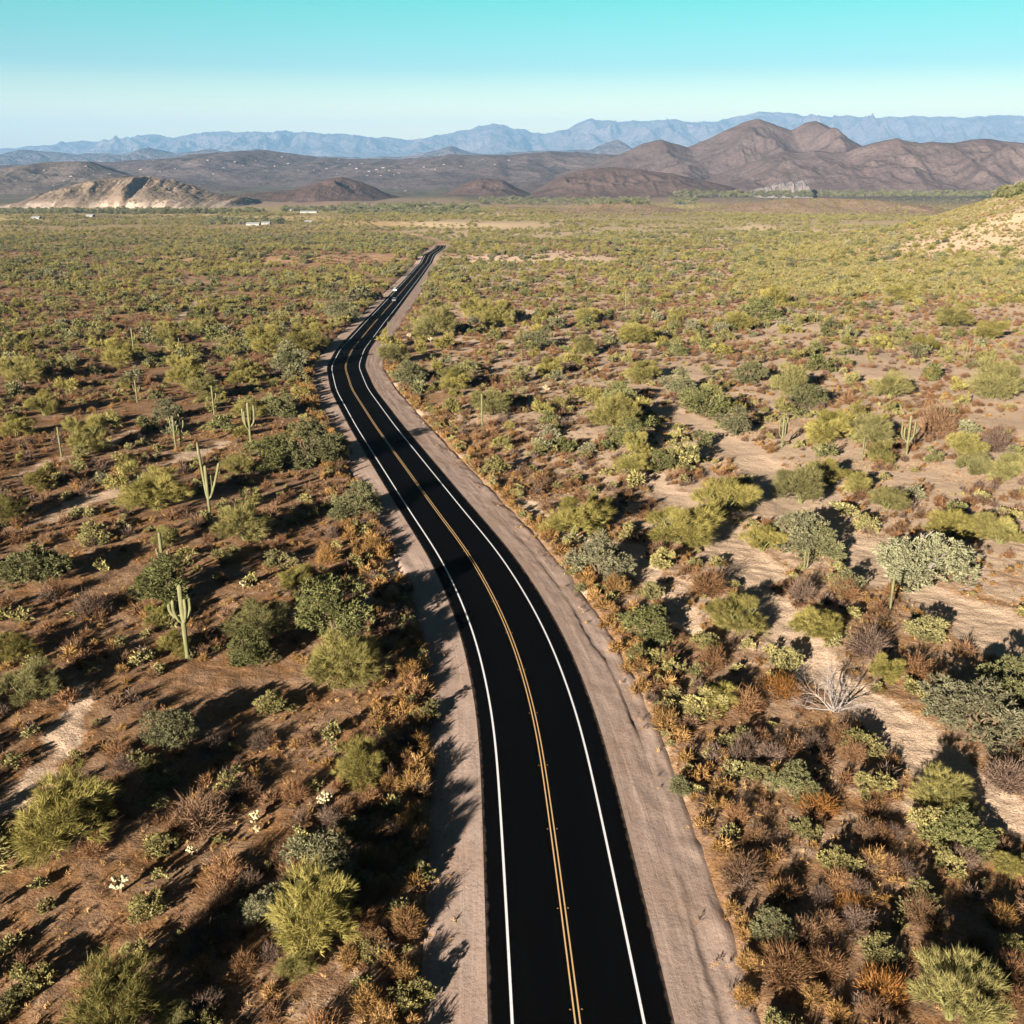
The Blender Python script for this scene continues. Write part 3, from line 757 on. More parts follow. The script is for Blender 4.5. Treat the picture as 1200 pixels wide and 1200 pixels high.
X = np.array([i['x'] for i in items]); Y = np.array([i['y'] for i in items]); W_ = np.array([i['w'] for i in items])
Z = H(X, Y) - .03
U, Vv, ZC = project(np.stack([X, Y, Z + W_ * .35], -1))
PX = W_ * FPX / np.maximum(ZC, 1)
for i, it in enumerate(items): it.update(z=float(Z[i]), u=float(U[i]), v=float(Vv[i]), s=float(PX[i]))
LIMIT = {'P': 295, 'M': 290, 'W': 5, 'C': 290, 'G': 290, 'B': 290, 'R': 20}
singles, rest = [], {}
for k in KIND:
    ks = [i for i in items if i['k'] == k]
    inv = [i for i in ks if -8 < i['u'] < 1208 and 150 < i['v'] < 1208 and i['y'] > 20]
    inv.sort(key=lambda i: -i['s'] * (1.15 if i['hand'] else 1))
    top = inv[:LIMIT[k]]; ids = set(map(id, top))
    singles += top; rest[k] = [i for i in ks if id(i) not in ids]

LO_OBJ = {}
THINGS = []      # (object, kind, x, y, w) for the labels
rr = random.Random(5)
for it in singles:
    k = it['k']; nm, cat, adj, hr, part = KIND[k]
    hi = it['s'] > 30 or k in 'WR'
    key = k + ('_hi' if hi or (k + '_lo') not in PROTO else '_lo')
    me = rr.choice(PROTO[key]); s = it['w']; loc = (it['x'], it['y'], it['z'])
    sc = (s * rr.uniform(.9, 1.1), s * rr.uniform(.9, 1.1), s * (rr.uniform(.84, 1.04) * it['hm'] if it['hand'] and k in 'PM' else rr.uniform(.88, 1.15))); rz = rr.uniform(0, 6.28)
    if hi and k in TRUNK:
        e = bpy.data.objects.new(nm, None); C.objects.link(e); e.location = loc; e.rotation_euler.z = rz; e.scale = sc
        obj('crown', me, e); obj('trunk', rr.choice(TRUNK[k]), e); o = e
    else:
        o = obj(nm, me, None, loc, rz, sc)
        if key.endswith('_lo'): LO_OBJ.setdefault(key, {}).setdefault(me.name, o)
    THINGS.append((o, k, it['x'], it['y'], it['w'], it))

def gn_scatter(name, protos, pts, label, cat):
    """one 'stuff' object: the mass of plants beyond the ones that can be told apart"""
    n = len(pts)
    co = np.array([(p['x'], p['y'], p['z']) for p in pts], np.float32)
    me = bpy.data.meshes.new(name); me.vertices.add(n); me.vertices.foreach_set('co', co.ravel())
    g = np.random.default_rng(n)
    a = me.attributes.new('siz', 'FLOAT_VECTOR', 'POINT')
    w = np.array([p['w'] for p in pts]); a.data.foreach_set('vector', np.stack([w * g.uniform(.88, 1.12, n), w * g.uniform(.88, 1.12, n), w * g.uniform(.85, 1.15, n)], -1).astype(np.float32).ravel())
    a = me.attributes.new('yaw', 'FLOAT_VECTOR', 'POINT')
    a.data.foreach_set('vector', np.stack([g.normal(size=n) * .05, g.normal(size=n) * .05, g.uniform(0, 6.28, n)], -1).astype(np.float32).ravel())
    a = me.attributes.new('pick', 'INT', 'POINT'); a.data.foreach_set('value', g.integers(0, len(protos), n).astype(np.int32))
    o = obj(name, me); tag(o, label, cat, kind='stuff')
    nt = bpy.data.node_groups.new(name, 'GeometryNodeTree')
    nt.interface.new_socket('Geometry', in_out='INPUT', socket_type='NodeSocketGeometry')
    nt.interface.new_socket('Geometry', in_out='OUTPUT', socket_type='NodeSocketGeometry')
    gi, go = nt.nodes.new('NodeGroupInput'), nt.nodes.new('NodeGroupOutput')
    iop = nt.nodes.new('GeometryNodeInstanceOnPoints'); jn = nt.nodes.new('GeometryNodeJoinGeometry')
    for p in protos:
        oi = nt.nodes.new('GeometryNodeObjectInfo'); oi.transform_space = 'ORIGINAL'; oi.inputs['Object'].default_value = p; oi.inputs['As Instance'].default_value = True
        nt.links.new(oi.outputs['Geometry'], jn.inputs[0])
    def at(nm, ty):
        q = nt.nodes.new('GeometryNodeInputNamedAttribute'); q.data_type = ty; q.inputs['Name'].default_value = nm; return q.outputs['Attribute']
    iop.inputs['Pick Instance'].default_value = True
    L = nt.links.new
    L(gi.outputs[0], iop.inputs['Points']); L(jn.outputs[0], iop.inputs['Instance'])
    L(at('pick', 'INT'), iop.inputs['Instance Index'])
    e2r = nt.nodes.new('FunctionNodeEulerToRotation'); L(at('yaw', 'FLOAT_VECTOR'), e2r.inputs[0]); L(e2r.outputs[0], iop.inputs['Rotation'])
    L(at('siz', 'FLOAT_VECTOR'), iop.inputs['Scale'])
    L(iop.outputs[0], go.inputs[0])
    md = o.modifiers.new('scatter', 'NODES'); md.node_group = nt
    return o
SCRUB = {'P': ('palo_verde_scrub', 'mass of yellow-green palo verde scrub over the far plain'), 'M': ('ironwood_scrub', 'mass of grey-green ironwood scrub over the far plain'),
         'C': ('jojoba_undergrowth', 'small olive undergrowth scattered over the desert floor'), 'G': ('golden_undergrowth', 'small golden dry undergrowth scattered over the desert floor'),
         'B': ('dry_undergrowth', 'small brown leafless undergrowth scattered over the desert floor')}
for k, (nm, lb) in SCRUB.items():
    if rest[k] and LO_OBJ.get(k + '_lo'): gn_scatter(nm, list(LO_OBJ[k + '_lo'].values()), rest[k], lb, 'scrub')

# straw litter between the shrubs: one stuff mesh made of small tufts
def tufts():
    x, y = wedge(28, 210, 1.5, -52, 48)
    d = rd(x, y)
    ok = ((d < -8.6) | (d > 10.2) | ((((d < -6.9) & (d > -9)) | ((d > 8.2) & (d < 11))) & (RNG.random(len(x)) < .3))) & (RNG.random(len(x)) < sstep(.35, .62, fbm(x / 9, y / 9, 3, 400))) & (wash(x, y) < .35)
    x, y = x[ok], y[ok]; n = len(x)
    w = RNG.uniform(.14, .5, n); z = H(x, y) - .02
    Vs, Fs, Ts, Ms = [], [], [], []
    base = 0
    pick = RNG.integers(0, 5, n); yaw = RNG.uniform(0, 6.28, n)
    src = [brush_np(s + 130, 11, 3, .8, .45, .045, .1) for s in range(5)]
    for k in range(5):
        V0, F0, T0 = src[k]; sel = np.where(pick == k)[0]; m = len(V0)
        c, s = np.cos(yaw[sel]), np.sin(yaw[sel])
        vx = (V0[None, :, 0] * c[:, None] - V0[None, :, 1] * s[:, None]) * w[sel, None] + x[sel, None]
        vy = (V0[None, :, 0] * s[:, None] + V0[None, :, 1] * c[:, None]) * w[sel, None] + y[sel, None]
        vz = V0[None, :, 2] * w[sel, None] + z[sel, None]
        Vs.append(np.stack([vx, vy, vz], -1).reshape(-1, 3))
        Fs.append((F0[None] + (np.arange(len(sel)) * m)[:, None, None] + base).reshape(-1, 3)); base += m * len(sel)
        Ts.append(np.tile(T0, len(sel))); Ms.append(np.full(len(F0) * len(sel), k % 3))
    me = mesh_np('straw_grass', np.concatenate(Vs), np.concatenate(Fs), [M_STRAW, M_BROWN, M_GOLD], dict(tone=np.concatenate(Ts)), matidx=np.concatenate(Ms))
    tag(obj('straw_grass', me), 'short dry straw tufts littering the desert floor', 'grass', kind='stuff')
tufts()

# dark riverside woods in the valley
woods = []
for (x0, x1, y0, y1, n) in ((0, 310, 246.5, 250.5, 500), (400, 560, 240, 251, 420), (330, 420, 243, 248, 120), (790, 1200, 225, 231, 700), (560, 760, 232, 240, 260), (785, 815, 233, 239, 60), (240, 330, 257, 263, 60)):
    for _ in range(n):
        p, t = cast(RNG.uniform(x0, x1), RNG.uniform(y0, y1))
        woods.append(dict(x=p[0], y=p[1], z=p[2] - .5, w=float(RNG.uniform(7, 15))))
rises = []
for (x0, x1, y0, y1, n) in ((530, 850, 238, 256, 900), (800, 1200, 233, 254, 1300), (0, 420, 252, 262, 500), (60, 300, 212, 240, 260)):
    for _ in range(n):
        p, t = cast(RNG.uniform(x0, x1), RNG.uniform(y0, y1))
        if 1700 < t < 4000: rises.append(dict(x=p[0], y=p[1], z=p[2] - .3, w=float(RNG.uniform(2.2, 5))))
gn_scatter('scrub_on_rises', list(LO_OBJ['P_lo'].values()), rises, 'thin scrub dotting the low reddish rises before the valley', 'scrub')
gn_scatter('riverside_woods', list(LO_OBJ['M_lo'].values()), woods, 'dark green belt of woods along the valley river', 'woods')

# ------------------------------------------------------------------ saguaros
def sag_mat(name, dark, light):
    m, nt, out = new_mat(name); g = N(nt)
    o = g.objco(); n = g.noise(g.scale(o, (3, 3, .5)), 1.5, 5, .6)
    c = g.mix(g.ramp(n, (.35, 0.), (.65, 1.)), dark, light)
    c = g.mix(g.ramp(g.noise(o, 1.1, 3), (.62, 0.), (.72, .7)), c, (.12, .085, .05))
    g.pbr(out, c, .75, .1); return m
SAG = sag_mat('saguaro_skin', (.055, .058, .026), (.112, .108, .052))
SAGP = sag_mat('saguaro_pale_skin', (.060, .062, .028), (.118, .112, .056))

def column(mb, pts, r, m=0):
    pts = [Vector(p) for p in pts]; L = [0]
    for a, b in zip(pts[:-1], pts[1:]): L.append(L[-1] + (b - a).length)
    n = 14; path, rad = [], []
    for i in range(n + 1):
        s = L[-1] * (1 - (1 - i / n) ** 1.3)
        j = max(0, min(len(pts) - 2, sum(1 for l in L if l <= s) - 1)); f = (s - L[j]) / max(1e-6, L[j + 1] - L[j])
        path.append(pts[j].lerp(pts[j + 1], min(f, 1)))
        e = max(0, L[-1] - s); rad.append(r * (math.sqrt(max(0.0, 1 - (1 - min(1, e / (r * 1.1))) ** 2)) if e < r * 1.1 else 1) * (.82 + .18 * math.sin(min(1, i / n * 1.6) * math.pi / 2)))
    rad[-1] = r * .12
    mb.tube(path, rad, 20, m, rib=.16)

def curve(pts, n=6):
    out = []
    P = [Vector(p) for p in pts]; P = [P[0]] + P + [P[-1]]
    for i in range(1, len(P) - 2):
        for k in range(n):
            t = k / n; a, b, c, d = P[i - 1], P[i], P[i + 1], P[i + 2]
            out.append(.5 * ((2 * b) + (c - a) * t + (2 * a - 5 * b + 4 * c - d) * t * t + (3 * b - a - 3 * c + d) * t ** 3))
    out.append(P[-1]); return out
SAGS = []
def saguaro(px, py, top_py, arms, label, r=None, mat=SAG, lean=0.0, seed=0, short=None):
    """arms: (attach fraction, sideways px, depth m, top fraction)"""
    p, t = hit(px, py, H)
    zc = p[1] * CP - (p[2] - CAM_H) * SP
    ppm = FPX / zc; el = math.atan2(CAM_H - p[2], math.hypot(p[0], p[1]))
    h = (py - top_py) / ppm / math.cos(el) * 1.02
    r = r or max(.14, min(.26, h * .031)); g = random.Random(seed + int(px))
    e = bpy.data.objects.new('saguaro_cactus', None); C.objects.link(e); e.location = (p[0], p[1], p[2] - .12)
    mb = MB(); ht = h if not short else h * short
    column(mb, curve([(0, 0, 0), (lean * .4, 0, ht * .5), (lean, 0, ht)]), r)
    obj('trunk', mb.mesh('saguaro_trunk', [mat], True), e)
    for (f, dx, dy, tf, *dg) in arms:
        ox = dx / ppm; z0 = h * f
        l = math.hypot(ox, dy); z1 = max(h * tf, z0 + .8)
        mb = MB()
        if dg: column(mb, curve([(0, 0, z0), (ox * .22, dy * .3, z0 + .06 * h), (ox * .62, dy * .7, z0 + (z1 - z0) * .5), (ox, dy, z1)]), r * .8)
        else: column(mb, curve([(lean * f, 0, z0), (ox * .55, dy * .55, z0 + .05 * h), (ox * .95, dy * .95, z0 + min(.16 * h, (z1 - z0) * .5)), (ox * 1.02, dy * 1.02, (z0 + .16 * h) * .5 + z1 * .5), (ox, dy, z1)]), r * .70)
        obj('arm', mb.mesh('saguaro_arm', [mat], True), e)
    tag(e, label, 'cactus', 'saguaros standing over the scrub'); SAGS.append((e, p, label)); return e
saguaro(246, 604, 546, [(.32, -7, .2, 1.44, 1), (.34, 17, -.2, 1.06, 1), (.36, 4, .5, .8)], 'tall saguaro forked like a V with one long upright arm', mat=SAGP)
saguaro(220, 773, 687, [(.52, -15, .2, .74), (.50, -8, -.4, .82), (.48, 8, .4, .80), (.50, 6, -.5, .84), (.44, 1, .8, .70)], 'candelabra saguaro with five raised arms on bare brown soil', mat=SAGP)
saguaro(294, 521, 472, [(.40, -7, .2, .86), (.36, -4, -.5, .80), (.42, 6, .3, .92), (.45, 3, .6, .8)], 'stout many-armed saguaro before a yellow palo verde', mat=SAGP)
saguaro(206, 525, 487, [(.5, -4, .2, .86), (.45, 3, .3, .7)], 'paler of the twin saguaros side by side')
saguaro(213, 523, 485, [(.5, 4, .2, .8)], 'darker slim one of the twin saguaros')
saguaro(251, 486, 452, [(.45, 3.5, .3, .74)], 'slim saguaro with one low arm and bare top')
saguaro(161, 472, 445, [(.5, -3, .2, .8), (.45, 4, .2, .74)], 'small two-armed saguaro among yellow bushes')
saguaro(72, 534, 500, [], 'armless saguaro column by pale sand')
saguaro(333, 533, 508, [(.5, -5, .3, .9), (.5, 5, -.2, .85), (.4, 2, .5, .7)], 'pale branching saguaro in front of dark ironwoods', mat=SAGP)
saguaro(157, 413, 385, [(.5, 3, .2, .75)], 'thin saguaro standing above olive shrubs')
saguaro(211, 414, 396, [], 'short armless post-like saguaro')
saguaro(87, 392, 376, [(.5, 3, 0, .8)], 'dark short saguaro at the edge of a bush')
saguaro(193, 680, 624, [(.45, -6, .2, .66), (.42, -3, -.4, .62), (.45, 6, .3, .6)], 'saguaro rising out of a dark green ironwood')
saguaro(165, 582, 556, [(.5, 4, .2, .8)], 'dark slim saguaro in front of a big yellow palo verde')
saguaro(388, 527, 512, [], 'tiny saguaro beside the bend of the road')
saguaro(1062, 533, 487, [(.35, -8, .2, .84), (.34, 5, -.3, .88), (.4, 9, .3, .75), (.3, -4, .5, .7), (.32, 3, .6, .8)], 'big saguaro cluster of columns casting a long shadow', mat=SAGP)
saguaro(916, 524, 487, [(.3, -4, .2, .86), (.34, 5, .3, .95), (.3, 2, -.4, .8)], 'four-column saguaro beside the upper sandy wash', mat=SAGP)
saguaro(1010, 540, 512, [(.5, 3, .2, .8)], 'slender saguaro between yellow palo verdes')
saguaro(1131, 426, 404, [(.4, -4, .2, .9), (.4, 4, .2, .85)], 'stubby goblet-shaped saguaro on the pale slope', mat=SAGP)
saguaro(898, 392, 374, [(.4, -2.5, .2, .8), (.4, 2.5, .2, .8)], 'trident saguaro on the far scrub')
saguaro(946, 377, 362, [(.5, 2.5, .2, .8)], 'pale one-armed saguaro on the far scrub', mat=SAGP)
saguaro(957, 380, 363, [(.5, -2.5, .2, .8)], 'greyish saguaro leaning near another pale one')
saguaro(942, 668, 645, [(.1, 4, .1, .95)], 'twin-column saguaro sunk in grey-green bushes')
saguaro(1043, 714, 672, [], 'bright single-column saguaro beside the pale silvery tree', mat=SAGP)
saguaro(733, 362, 340, [(.45, -3, .2, .85), (.45, 4, .2, .8)], 'two-armed saguaro standing clear on brown ground', mat=SAGP)
saguaro(565, 499, 462, [], 'tall single-column saguaro in front of an olive palo verde')
saguaro(611, 424, 408, [], 'thin dark saguaro pole among yellow bushes')
saguaro(529, 389, 374, [(.5, 2, 0, .8)], 'saguaro near the road straight with one small arm')
saguaro(741, 504, 485, [(.4, 3, 0, .8)], 'small saguaro half hidden by a grey bush')
for i, (x, y, t) in enumerate([(676, 325, 314), (627, 335, 324), (754, 334, 323), (792, 318, 307), (806, 319, 307), (816, 320, 310), (1179, 325, 312), (1098, 342, 328), (936, 339, 327), (303, 358, 344), (62, 336, 325), (577, 337, 326), (498, 353, 341),
                               (115, 318, 309), (250, 330, 320), (860, 322, 312), (1010, 330, 319), (705, 347, 335), (385, 375, 363), (455, 388, 377), (540, 352, 341), (1040, 372, 360)]):
    saguaro(x, y, t, [(.5, 1.8, 0, .8)] if i % 2 else [(.45, -1.8, 0, .8), (.5, 2, 0, .75)], None, seed=i)

# ------------------------------------------------------------------ cholla, dead tree, fallen wood
CHO = simple_mat('cholla_spines', (.24, .205, .125), .9, .05, .3, 30)
CHOD = simple_mat('cholla_old_stem', (.10, .065, .04), .9, .05)
def cholla(px, py, h, label, seed):
    p, t = hit(px, py, H); g = random.Random(seed)
    e = bpy.data.objects.new('cholla_cactus', None); C.objects.link(e); e.location = (p[0], p[1], p[2] - .05)
    mb = MB(); mb.tube([(0, 0, 0), (.03, .02, h * .3), (0, .03, h * .55)], [.09 * h, .08 * h, .07 * h], 8); obj('stem', mb.mesh('cholla_stem', [CHOD]), e)
    mb = MB()
    def joint(q, d, l, dep):
        q2 = q + d * l; r = .062 * h
        mb.tube([q, q + d * l * .15, q + d * l * .5, q + d * l * .85, q2], [r * .5, r, r * 1.1, r, r * .4], 8)
        if dep:
            for _ in range(g.choice((2, 3, 3))):
                joint(q2, (d + Vector((g.uniform(-1, 1), g.uniform(-1, 1), g.uniform(-.3, .8)))).normalized(), l * g.uniform(.7, .95), dep - 1)
    for k in range(6):
        a = k * 1.05 + g.random(); joint(Vector((0, 0, h * g.uniform(.3, .55))), Vector((math.cos(a), math.sin(a), g.uniform(.2, .9))).normalized(), .2 * h, 2)
    obj('joints', mb.mesh('cholla_joints', [CHO], True), e)
    tag(e, label, 'cactus', 'pale chollas on the open ground'); return e, p
cholla(381, 945, 1.3, 'biggest creamy white cholla bush near the road', 1)
cholla(299, 964, 1.1, 'creamy cholla on bare soil with a long thin shadow', 2)
cholla(301, 976, .65, 'smallest white cholla just before a larger one', 3)
cholla(225, 1002, .9, 'small white cholla standing alone on bare brown soil', 4)
cholla(142, 1046, 1.4, 'dull spindly cholla with a pole-like shadow', 5)
cholla(285, 690, 1.1, 'pale cholla behind an olive palo verde', 6)
cholla(480, 397, 2.2, 'yellowish cholla beside a bright bush on the road verge', 7)
cholla(505, 402, 2.2, 'yellowish cholla between brown shrubs near the road straight', 8)
cholla(640, 459, 1.8, 'straw-coloured cholla among brown shrubs', 9)

def branchy(name, px, py, h, label, cat, seed, flat=0.0, n=7, mat=M_DEAD):
    p, t = hit(px, py, H); g = random.Random(seed); mb = MB()
    def br(q, d, l, r, dep):
        pts, rad = [q], [r]
        for i in range(4):
            d = (d + Vector((g.uniform(-.35, .35), g.uniform(-.35, .35), g.uniform(-.25, .2) - flat * .1))).normalized(); q = q + d * l / 4
            if q.z < .03: q.z = .03
            pts.append(q); rad.append(r * (1 - .16 * (i + 1)))
        mb.tube(pts, rad, 5)
        if dep:
            for _ in range(4):
                i = g.randint(2, 4)
                br(pts[i], (d + Vector((g.uniform(-1, 1), g.uniform(-1, 1), g.uniform(-.4, .5)))).normalized(), l * g.uniform(.5, .75), rad[i] * .65, dep - 1)
    for k in range(n):
        a = 6.28 * k / n + g.random() * .6
        br(Vector((0, 0, 0)), Vector((math.cos(a), math.sin(a), .9 - flat)).normalized(), h * g.uniform(.6, .95), h * .026, 3 if not flat else 2)
    o = obj(name, mb.mesh(name, [mat], True), None, (p[0], p[1], p[2])); tag(o, label, cat); return o, p
DEADT, DEADP = branchy('dead_tree', 978, 834, 3.3, 'bleached white leafless dead tree beside the dirt track', 'tree', 3, n=12)
branchy('dead_branch', 958, 926, 1.3, 'pale fallen branch lying on rust-coloured grass', 'branch', 5, .85, 3)
branchy('dead_branch', 1130, 690, 2.6, 'long fallen branch beside the sandy wash', 'branch', 8, .85, 2)
branchy('dead_branch', 730, 632, 2.0, 'dark fallen branch on sandy ground near the verge', 'branch', 9, .7, 3, M_BARK)
branchy('dead_branch', 980, 1096, 1.2, 'curved pale stick beside a dark shrub shadow', 'branch', 12, .85, 2)

# ------------------------------------------------------------------ vehicles, sheds, houses, pond
def car(px, py, paint, label):
    p, _ = hit(px, py); y = p[1]; x = p[0]; t = float(np.interp(y, ROAD_Y, _th))
    e = bpy.data.objects.new('car', None); C.objects.link(e); e.location = (x, y, float(Hbase(x, y)) + .1); e.rotation_euler.z = -t
    def loft(secs, m):
        mb = MB(); n = len(secs[0]); v = [q for s in secs for q in s]; f = []
        for i in range(len(secs) - 1):
            for k in range(n): f.append((i * n + k, i * n + (k + 1) % n, (i + 1) * n + (k + 1) % n, (i + 1) * n + k))
        f.append(tuple(range(n))[::-1]); f.append(tuple(range((len(secs) - 1) * n, len(secs) * n)))
        mb.add(v, f); return mb.mesh(m, [])
    def sec(yy, w, z0, z1, b=.12): return [(-w, yy, z0), (w, yy, z0), (w, yy, z1 - b), (w - b, yy, z1), (-w + b, yy, z1), (-w, yy, z1 - b)]
    body = loft([sec(-2.3, .78, .45, .85), sec(-2.15, .9, .32, 1.0), sec(-1.0, .93, .28, 1.06), sec(.9, .93, .28, 1.02), sec(2.1, .88, .32, .86), sec(2.3, .72, .45, .72)], 'car_body')
    cab = loft([sec(-2.0, .78, 1.0, 1.08, .05), sec(-1.5, .74, 1.0, 1.58), sec(.2, .74, 1.0, 1.6), sec(1.0, .78, 1.0, 1.08, .05)], 'car_glass')
    roof = MB(); roof.box(-.64, .64, -1.45, .2, 1.585, 1.64)
    body.materials.append(paint); cab.materials.append(simple_mat('dark_car_glass', (.012, .014, .018), .1, .5, .1))
    obj('body', body, e); obj('windows', cab, e); obj('roof', roof.mesh('car_roof', [paint]), e)
    rub = simple_mat('tyre_rubber', (.012, .012, .012), .8, .2, .1)
    for sx in (-.86, .86):
        for sy in (-1.4, 1.4):
            mb = MB(); mb.tube([(sx - .1, sy, .33), (sx - .099, sy, .33), (sx + .099, sy, .33), (sx + .1, sy, .33)], [.05, .33, .33, .05], 14); obj('wheel', mb.mesh('car_wheel', [rub]), e)
    tag(e, label, 'car'); return e
WHITE = simple_mat('white_car_paint', (.75, .76, .78), .3, .5, .03); GREY = simple_mat('grey_car_paint', (.09, .09, .10), .3, .5, .05)
car(463, 341, WHITE, 'white car driving along the far straight of the road')
car(462, 353, GREY, 'dark grey car following behind the white car on the road')

BW = simple_mat('white_building_wall', (.17, .165, .155), .8, .1, .08, .05); BR = simple_mat('pale_metal_roof', (.17, .17, .172), .6, .2, .08, .05)
HW = [simple_mat('pale_house_wall', (.12, .10, .088), .85, .1, .1, .1), simple_mat('tan_house_wall', (.085, .066, .052), .85, .1, .1, .1)]
HRf = simple_mat('house_roof', (.10, .09, .085), .8, .1, .1, .1)
def shed(px, py, wpx, hm, label, name='white_shed', depth=14., grp=None):
    p, t = cast(px, py); w = wpx * t / FPX / 2; zc = t
    e = bpy.data.objects.new(name, None); C.objects.link(e); e.location = (p[0], p[1], p[2] - .6)
    mb = MB(); mb.box(-w, w, -depth / 2, depth / 2, 0, hm)
    obj('wall', mb.mesh('shed_wall', [BW]), e)
    mb = MB(); a, b, z = w + .5, depth / 2 + .5, hm + .002
    mb.add([(-a, -b, z), (a, -b, z), (a, b, z), (-a, b, z), (-a, 0, z + depth * .16), (a, 0, z + depth * .16)], [(0, 1, 5, 4), (2, 3, 4, 5), (0, 4, 3), (1, 2, 5), (0, 3, 2, 1)])
    obj('roof', mb.mesh('shed_roof', [BR]), e)
    mb = MB(); mb.box(-w * .3, w * .1, -depth / 2 - .12, -depth / 2 - .003, .3, hm * .75); obj('door', mb.mesh('shed_door', [HRf]), e)
    tag(e, label, 'building', grp)
shed(297, 264, 14, 3.4, 'longest low white shed among dark trees beyond the plain')
shed(312, 263, 9, 3, 'second white shed at the end of the longest one')
shed(43, 256, 8, 2.6, 'small white shed below the tan bluff')
shed(106, 253.5, 7, 2.6, 'white shed in line with the tan cliffs')
shed(362, 249.5, 18, 3.4, 'long white farm shed near the river woods')
shed(343, 247, 5, 2.6, 'little white shed beside the long farm shed')
shed(362, 261, 8, 3, 'lone pale shed on the brown plain')

hx = random.Random(8)
hpx = [(18, 212), (40, 205), (83, 207), (100, 195), (62, 218), (110, 205), (128, 204), (30, 222), (75, 212), (52, 200), (148, 195), (165, 199), (188, 201), (205, 198), (222, 192), (232, 203), (250, 204), (262, 197), (275, 190), (285, 194),
       (300, 189), (312, 200), (322, 195), (338, 192), (350, 200), (362, 194), (377, 190), (397, 187), (410, 193), (418, 198), (424, 192), (433, 201), (441, 199), (449, 197), (456, 200), (463, 199), (468, 203), (462, 205), (475, 224), (395, 204),
       (430, 206), (446, 206), (480, 192), (497, 196), (510, 199), (520, 193), (540, 195), (555, 190), (565, 187), (580, 193), (596, 188), (180, 188), (215, 208), (243, 188), (330, 184), (368, 200), (383, 198), (404, 197)]
hmesh = []
for i in range(4):
    mb = MB(); w, d, h = hx.uniform(6, 9), hx.uniform(4, 6), hx.uniform(2.5, 3.5)
    mb.box(-w, w, -d, d, -3, h, 0)
    if i % 2: mb.add([(-w - .6, -d - .6, h + .01), (w + .6, -d - .6, h + .01), (w + .6, d + .6, h + .01), (-w - .6, d + .6, h + .01), (-w - .6, 0, h + 1.6), (w + .6, 0, h + 1.6)], [(0, 1, 5, 4), (2, 3, 4, 5), (0, 4, 3), (1, 2, 5), (0, 3, 2, 1)], 1)
    else: mb.box(-w * .4, w * .9, -d * .8, d * .9, h, h + 1.5, 0); mb.box(-w * .45, w * .95, -d * .85, d * .95, h + 1.502, h + 1.9, 1)
    hmesh.append(mb.mesh('distant_house', [HW[i % 2], HRf]))
for (a, b) in hpx:
    p, t = cast(a, b)
    if t > 16000: continue
    o = obj('distant_house', hx.choice(hmesh), None, (p[0], p[1], p[2]), hx.uniform(-.6, .6), [hx.uniform(.55, 1.0)] * 3)
    tag(o, 'tiny pale house dotting the dark foothills across the valley', 'house', 'far pale houses on the foothills')

def pond():
    p, t = hit(797, 238.5, H); n = 40
    V = [(p[0] + 13 * math.cos(6.283 * k / n) * (1 + .2 * math.sin(k * 1.3)), p[1] + 60 * math.sin(6.283 * k / n), p[2] + 1.2) for k in range(n)] ; V2 = [(v[0], v[1], v[2] - 14) for v in V]
    me = bpy.data.meshes.new('water'); me.from_pydata(V + V2, [], [tuple(range(n))] + [(k, n + k, n + (k + 1) % n, (k + 1) % n) for k in range(n)])
    m, nt, out = new_mat('pond_water'); g = N(nt); g.pbr(out, (.008, .02, .045), .2, .3); me.materials.append(m)
    tag(obj('water', me), 'small blue pond beside dark trees in the valley', 'water', kind='structure')
pond()

# ------------------------------------------------------------------ labels that single each plant out
ORD = ['first', 'second', 'third', 'fourth', 'fifth', 'sixth', 'seventh', 'eighth', 'ninth', 'tenth', 'eleventh', 'twelfth', 'thirteenth', 'fourteenth', 'fifteenth', 'sixteenth', 'seventeenth', 'eighteenth', 'nineteenth', 'twentieth',
       'twenty-first', 'twenty-second', 'twenty-third', 'twenty-fourth', 'twenty-fifth', 'twenty-sixth', 'twenty-seventh', 'twenty-eighth', 'twenty-ninth', 'thirtieth']
LM = [  # landmark phrase, photo position
    ('the V-forked saguaro', 246, 604), ('the candelabra saguaro', 220, 773), ('the twin saguaros', 209, 524), ('the stout many-armed saguaro', 294, 521), ('the armless sand-side saguaro', 72, 534),
    ('the ironwood-ringed saguaro', 193, 680), ('the biggest white cholla', 381, 945), ('the lone white cholla', 225, 1002), ('the pole-shadowed cholla', 142, 1046), ('the bleached dead tree', 978, 836),
    ('the saguaro by the silvery tree', 1043, 714), ('the long-shadowed saguaro cluster', 1062, 533), ('the four-column saguaro', 916, 524), ('the goblet-shaped saguaro', 1131, 426),
    ('the tallest armless saguaro', 565, 499), ('the lone two-armed saguaro', 733, 362), ('the white car', 463, 341), ('the trident saguaro', 898, 392), ('the yellowish verge cholla', 480, 397),
    ('the twin-column saguaro', 942, 668), ('the low-armed slim saguaro', 251, 486), ('the thin one-armed saguaro', 157, 413), ('the dark short saguaro', 87, 392),
    ('the half-hidden small saguaro', 741, 504), ('the curved pale stick', 980, 1096), ('the dark fallen branch', 730, 632), ('the road end', 516, 292), ('the saguaro at the bend', 388, 527),
    ('the branch on rusty grass', 958, 926), ('the bush-backed pale cholla', 285, 690)]
LMP = np.array([hit(a, b)[0][:2] for _, a, b in LM])
buckets = {}
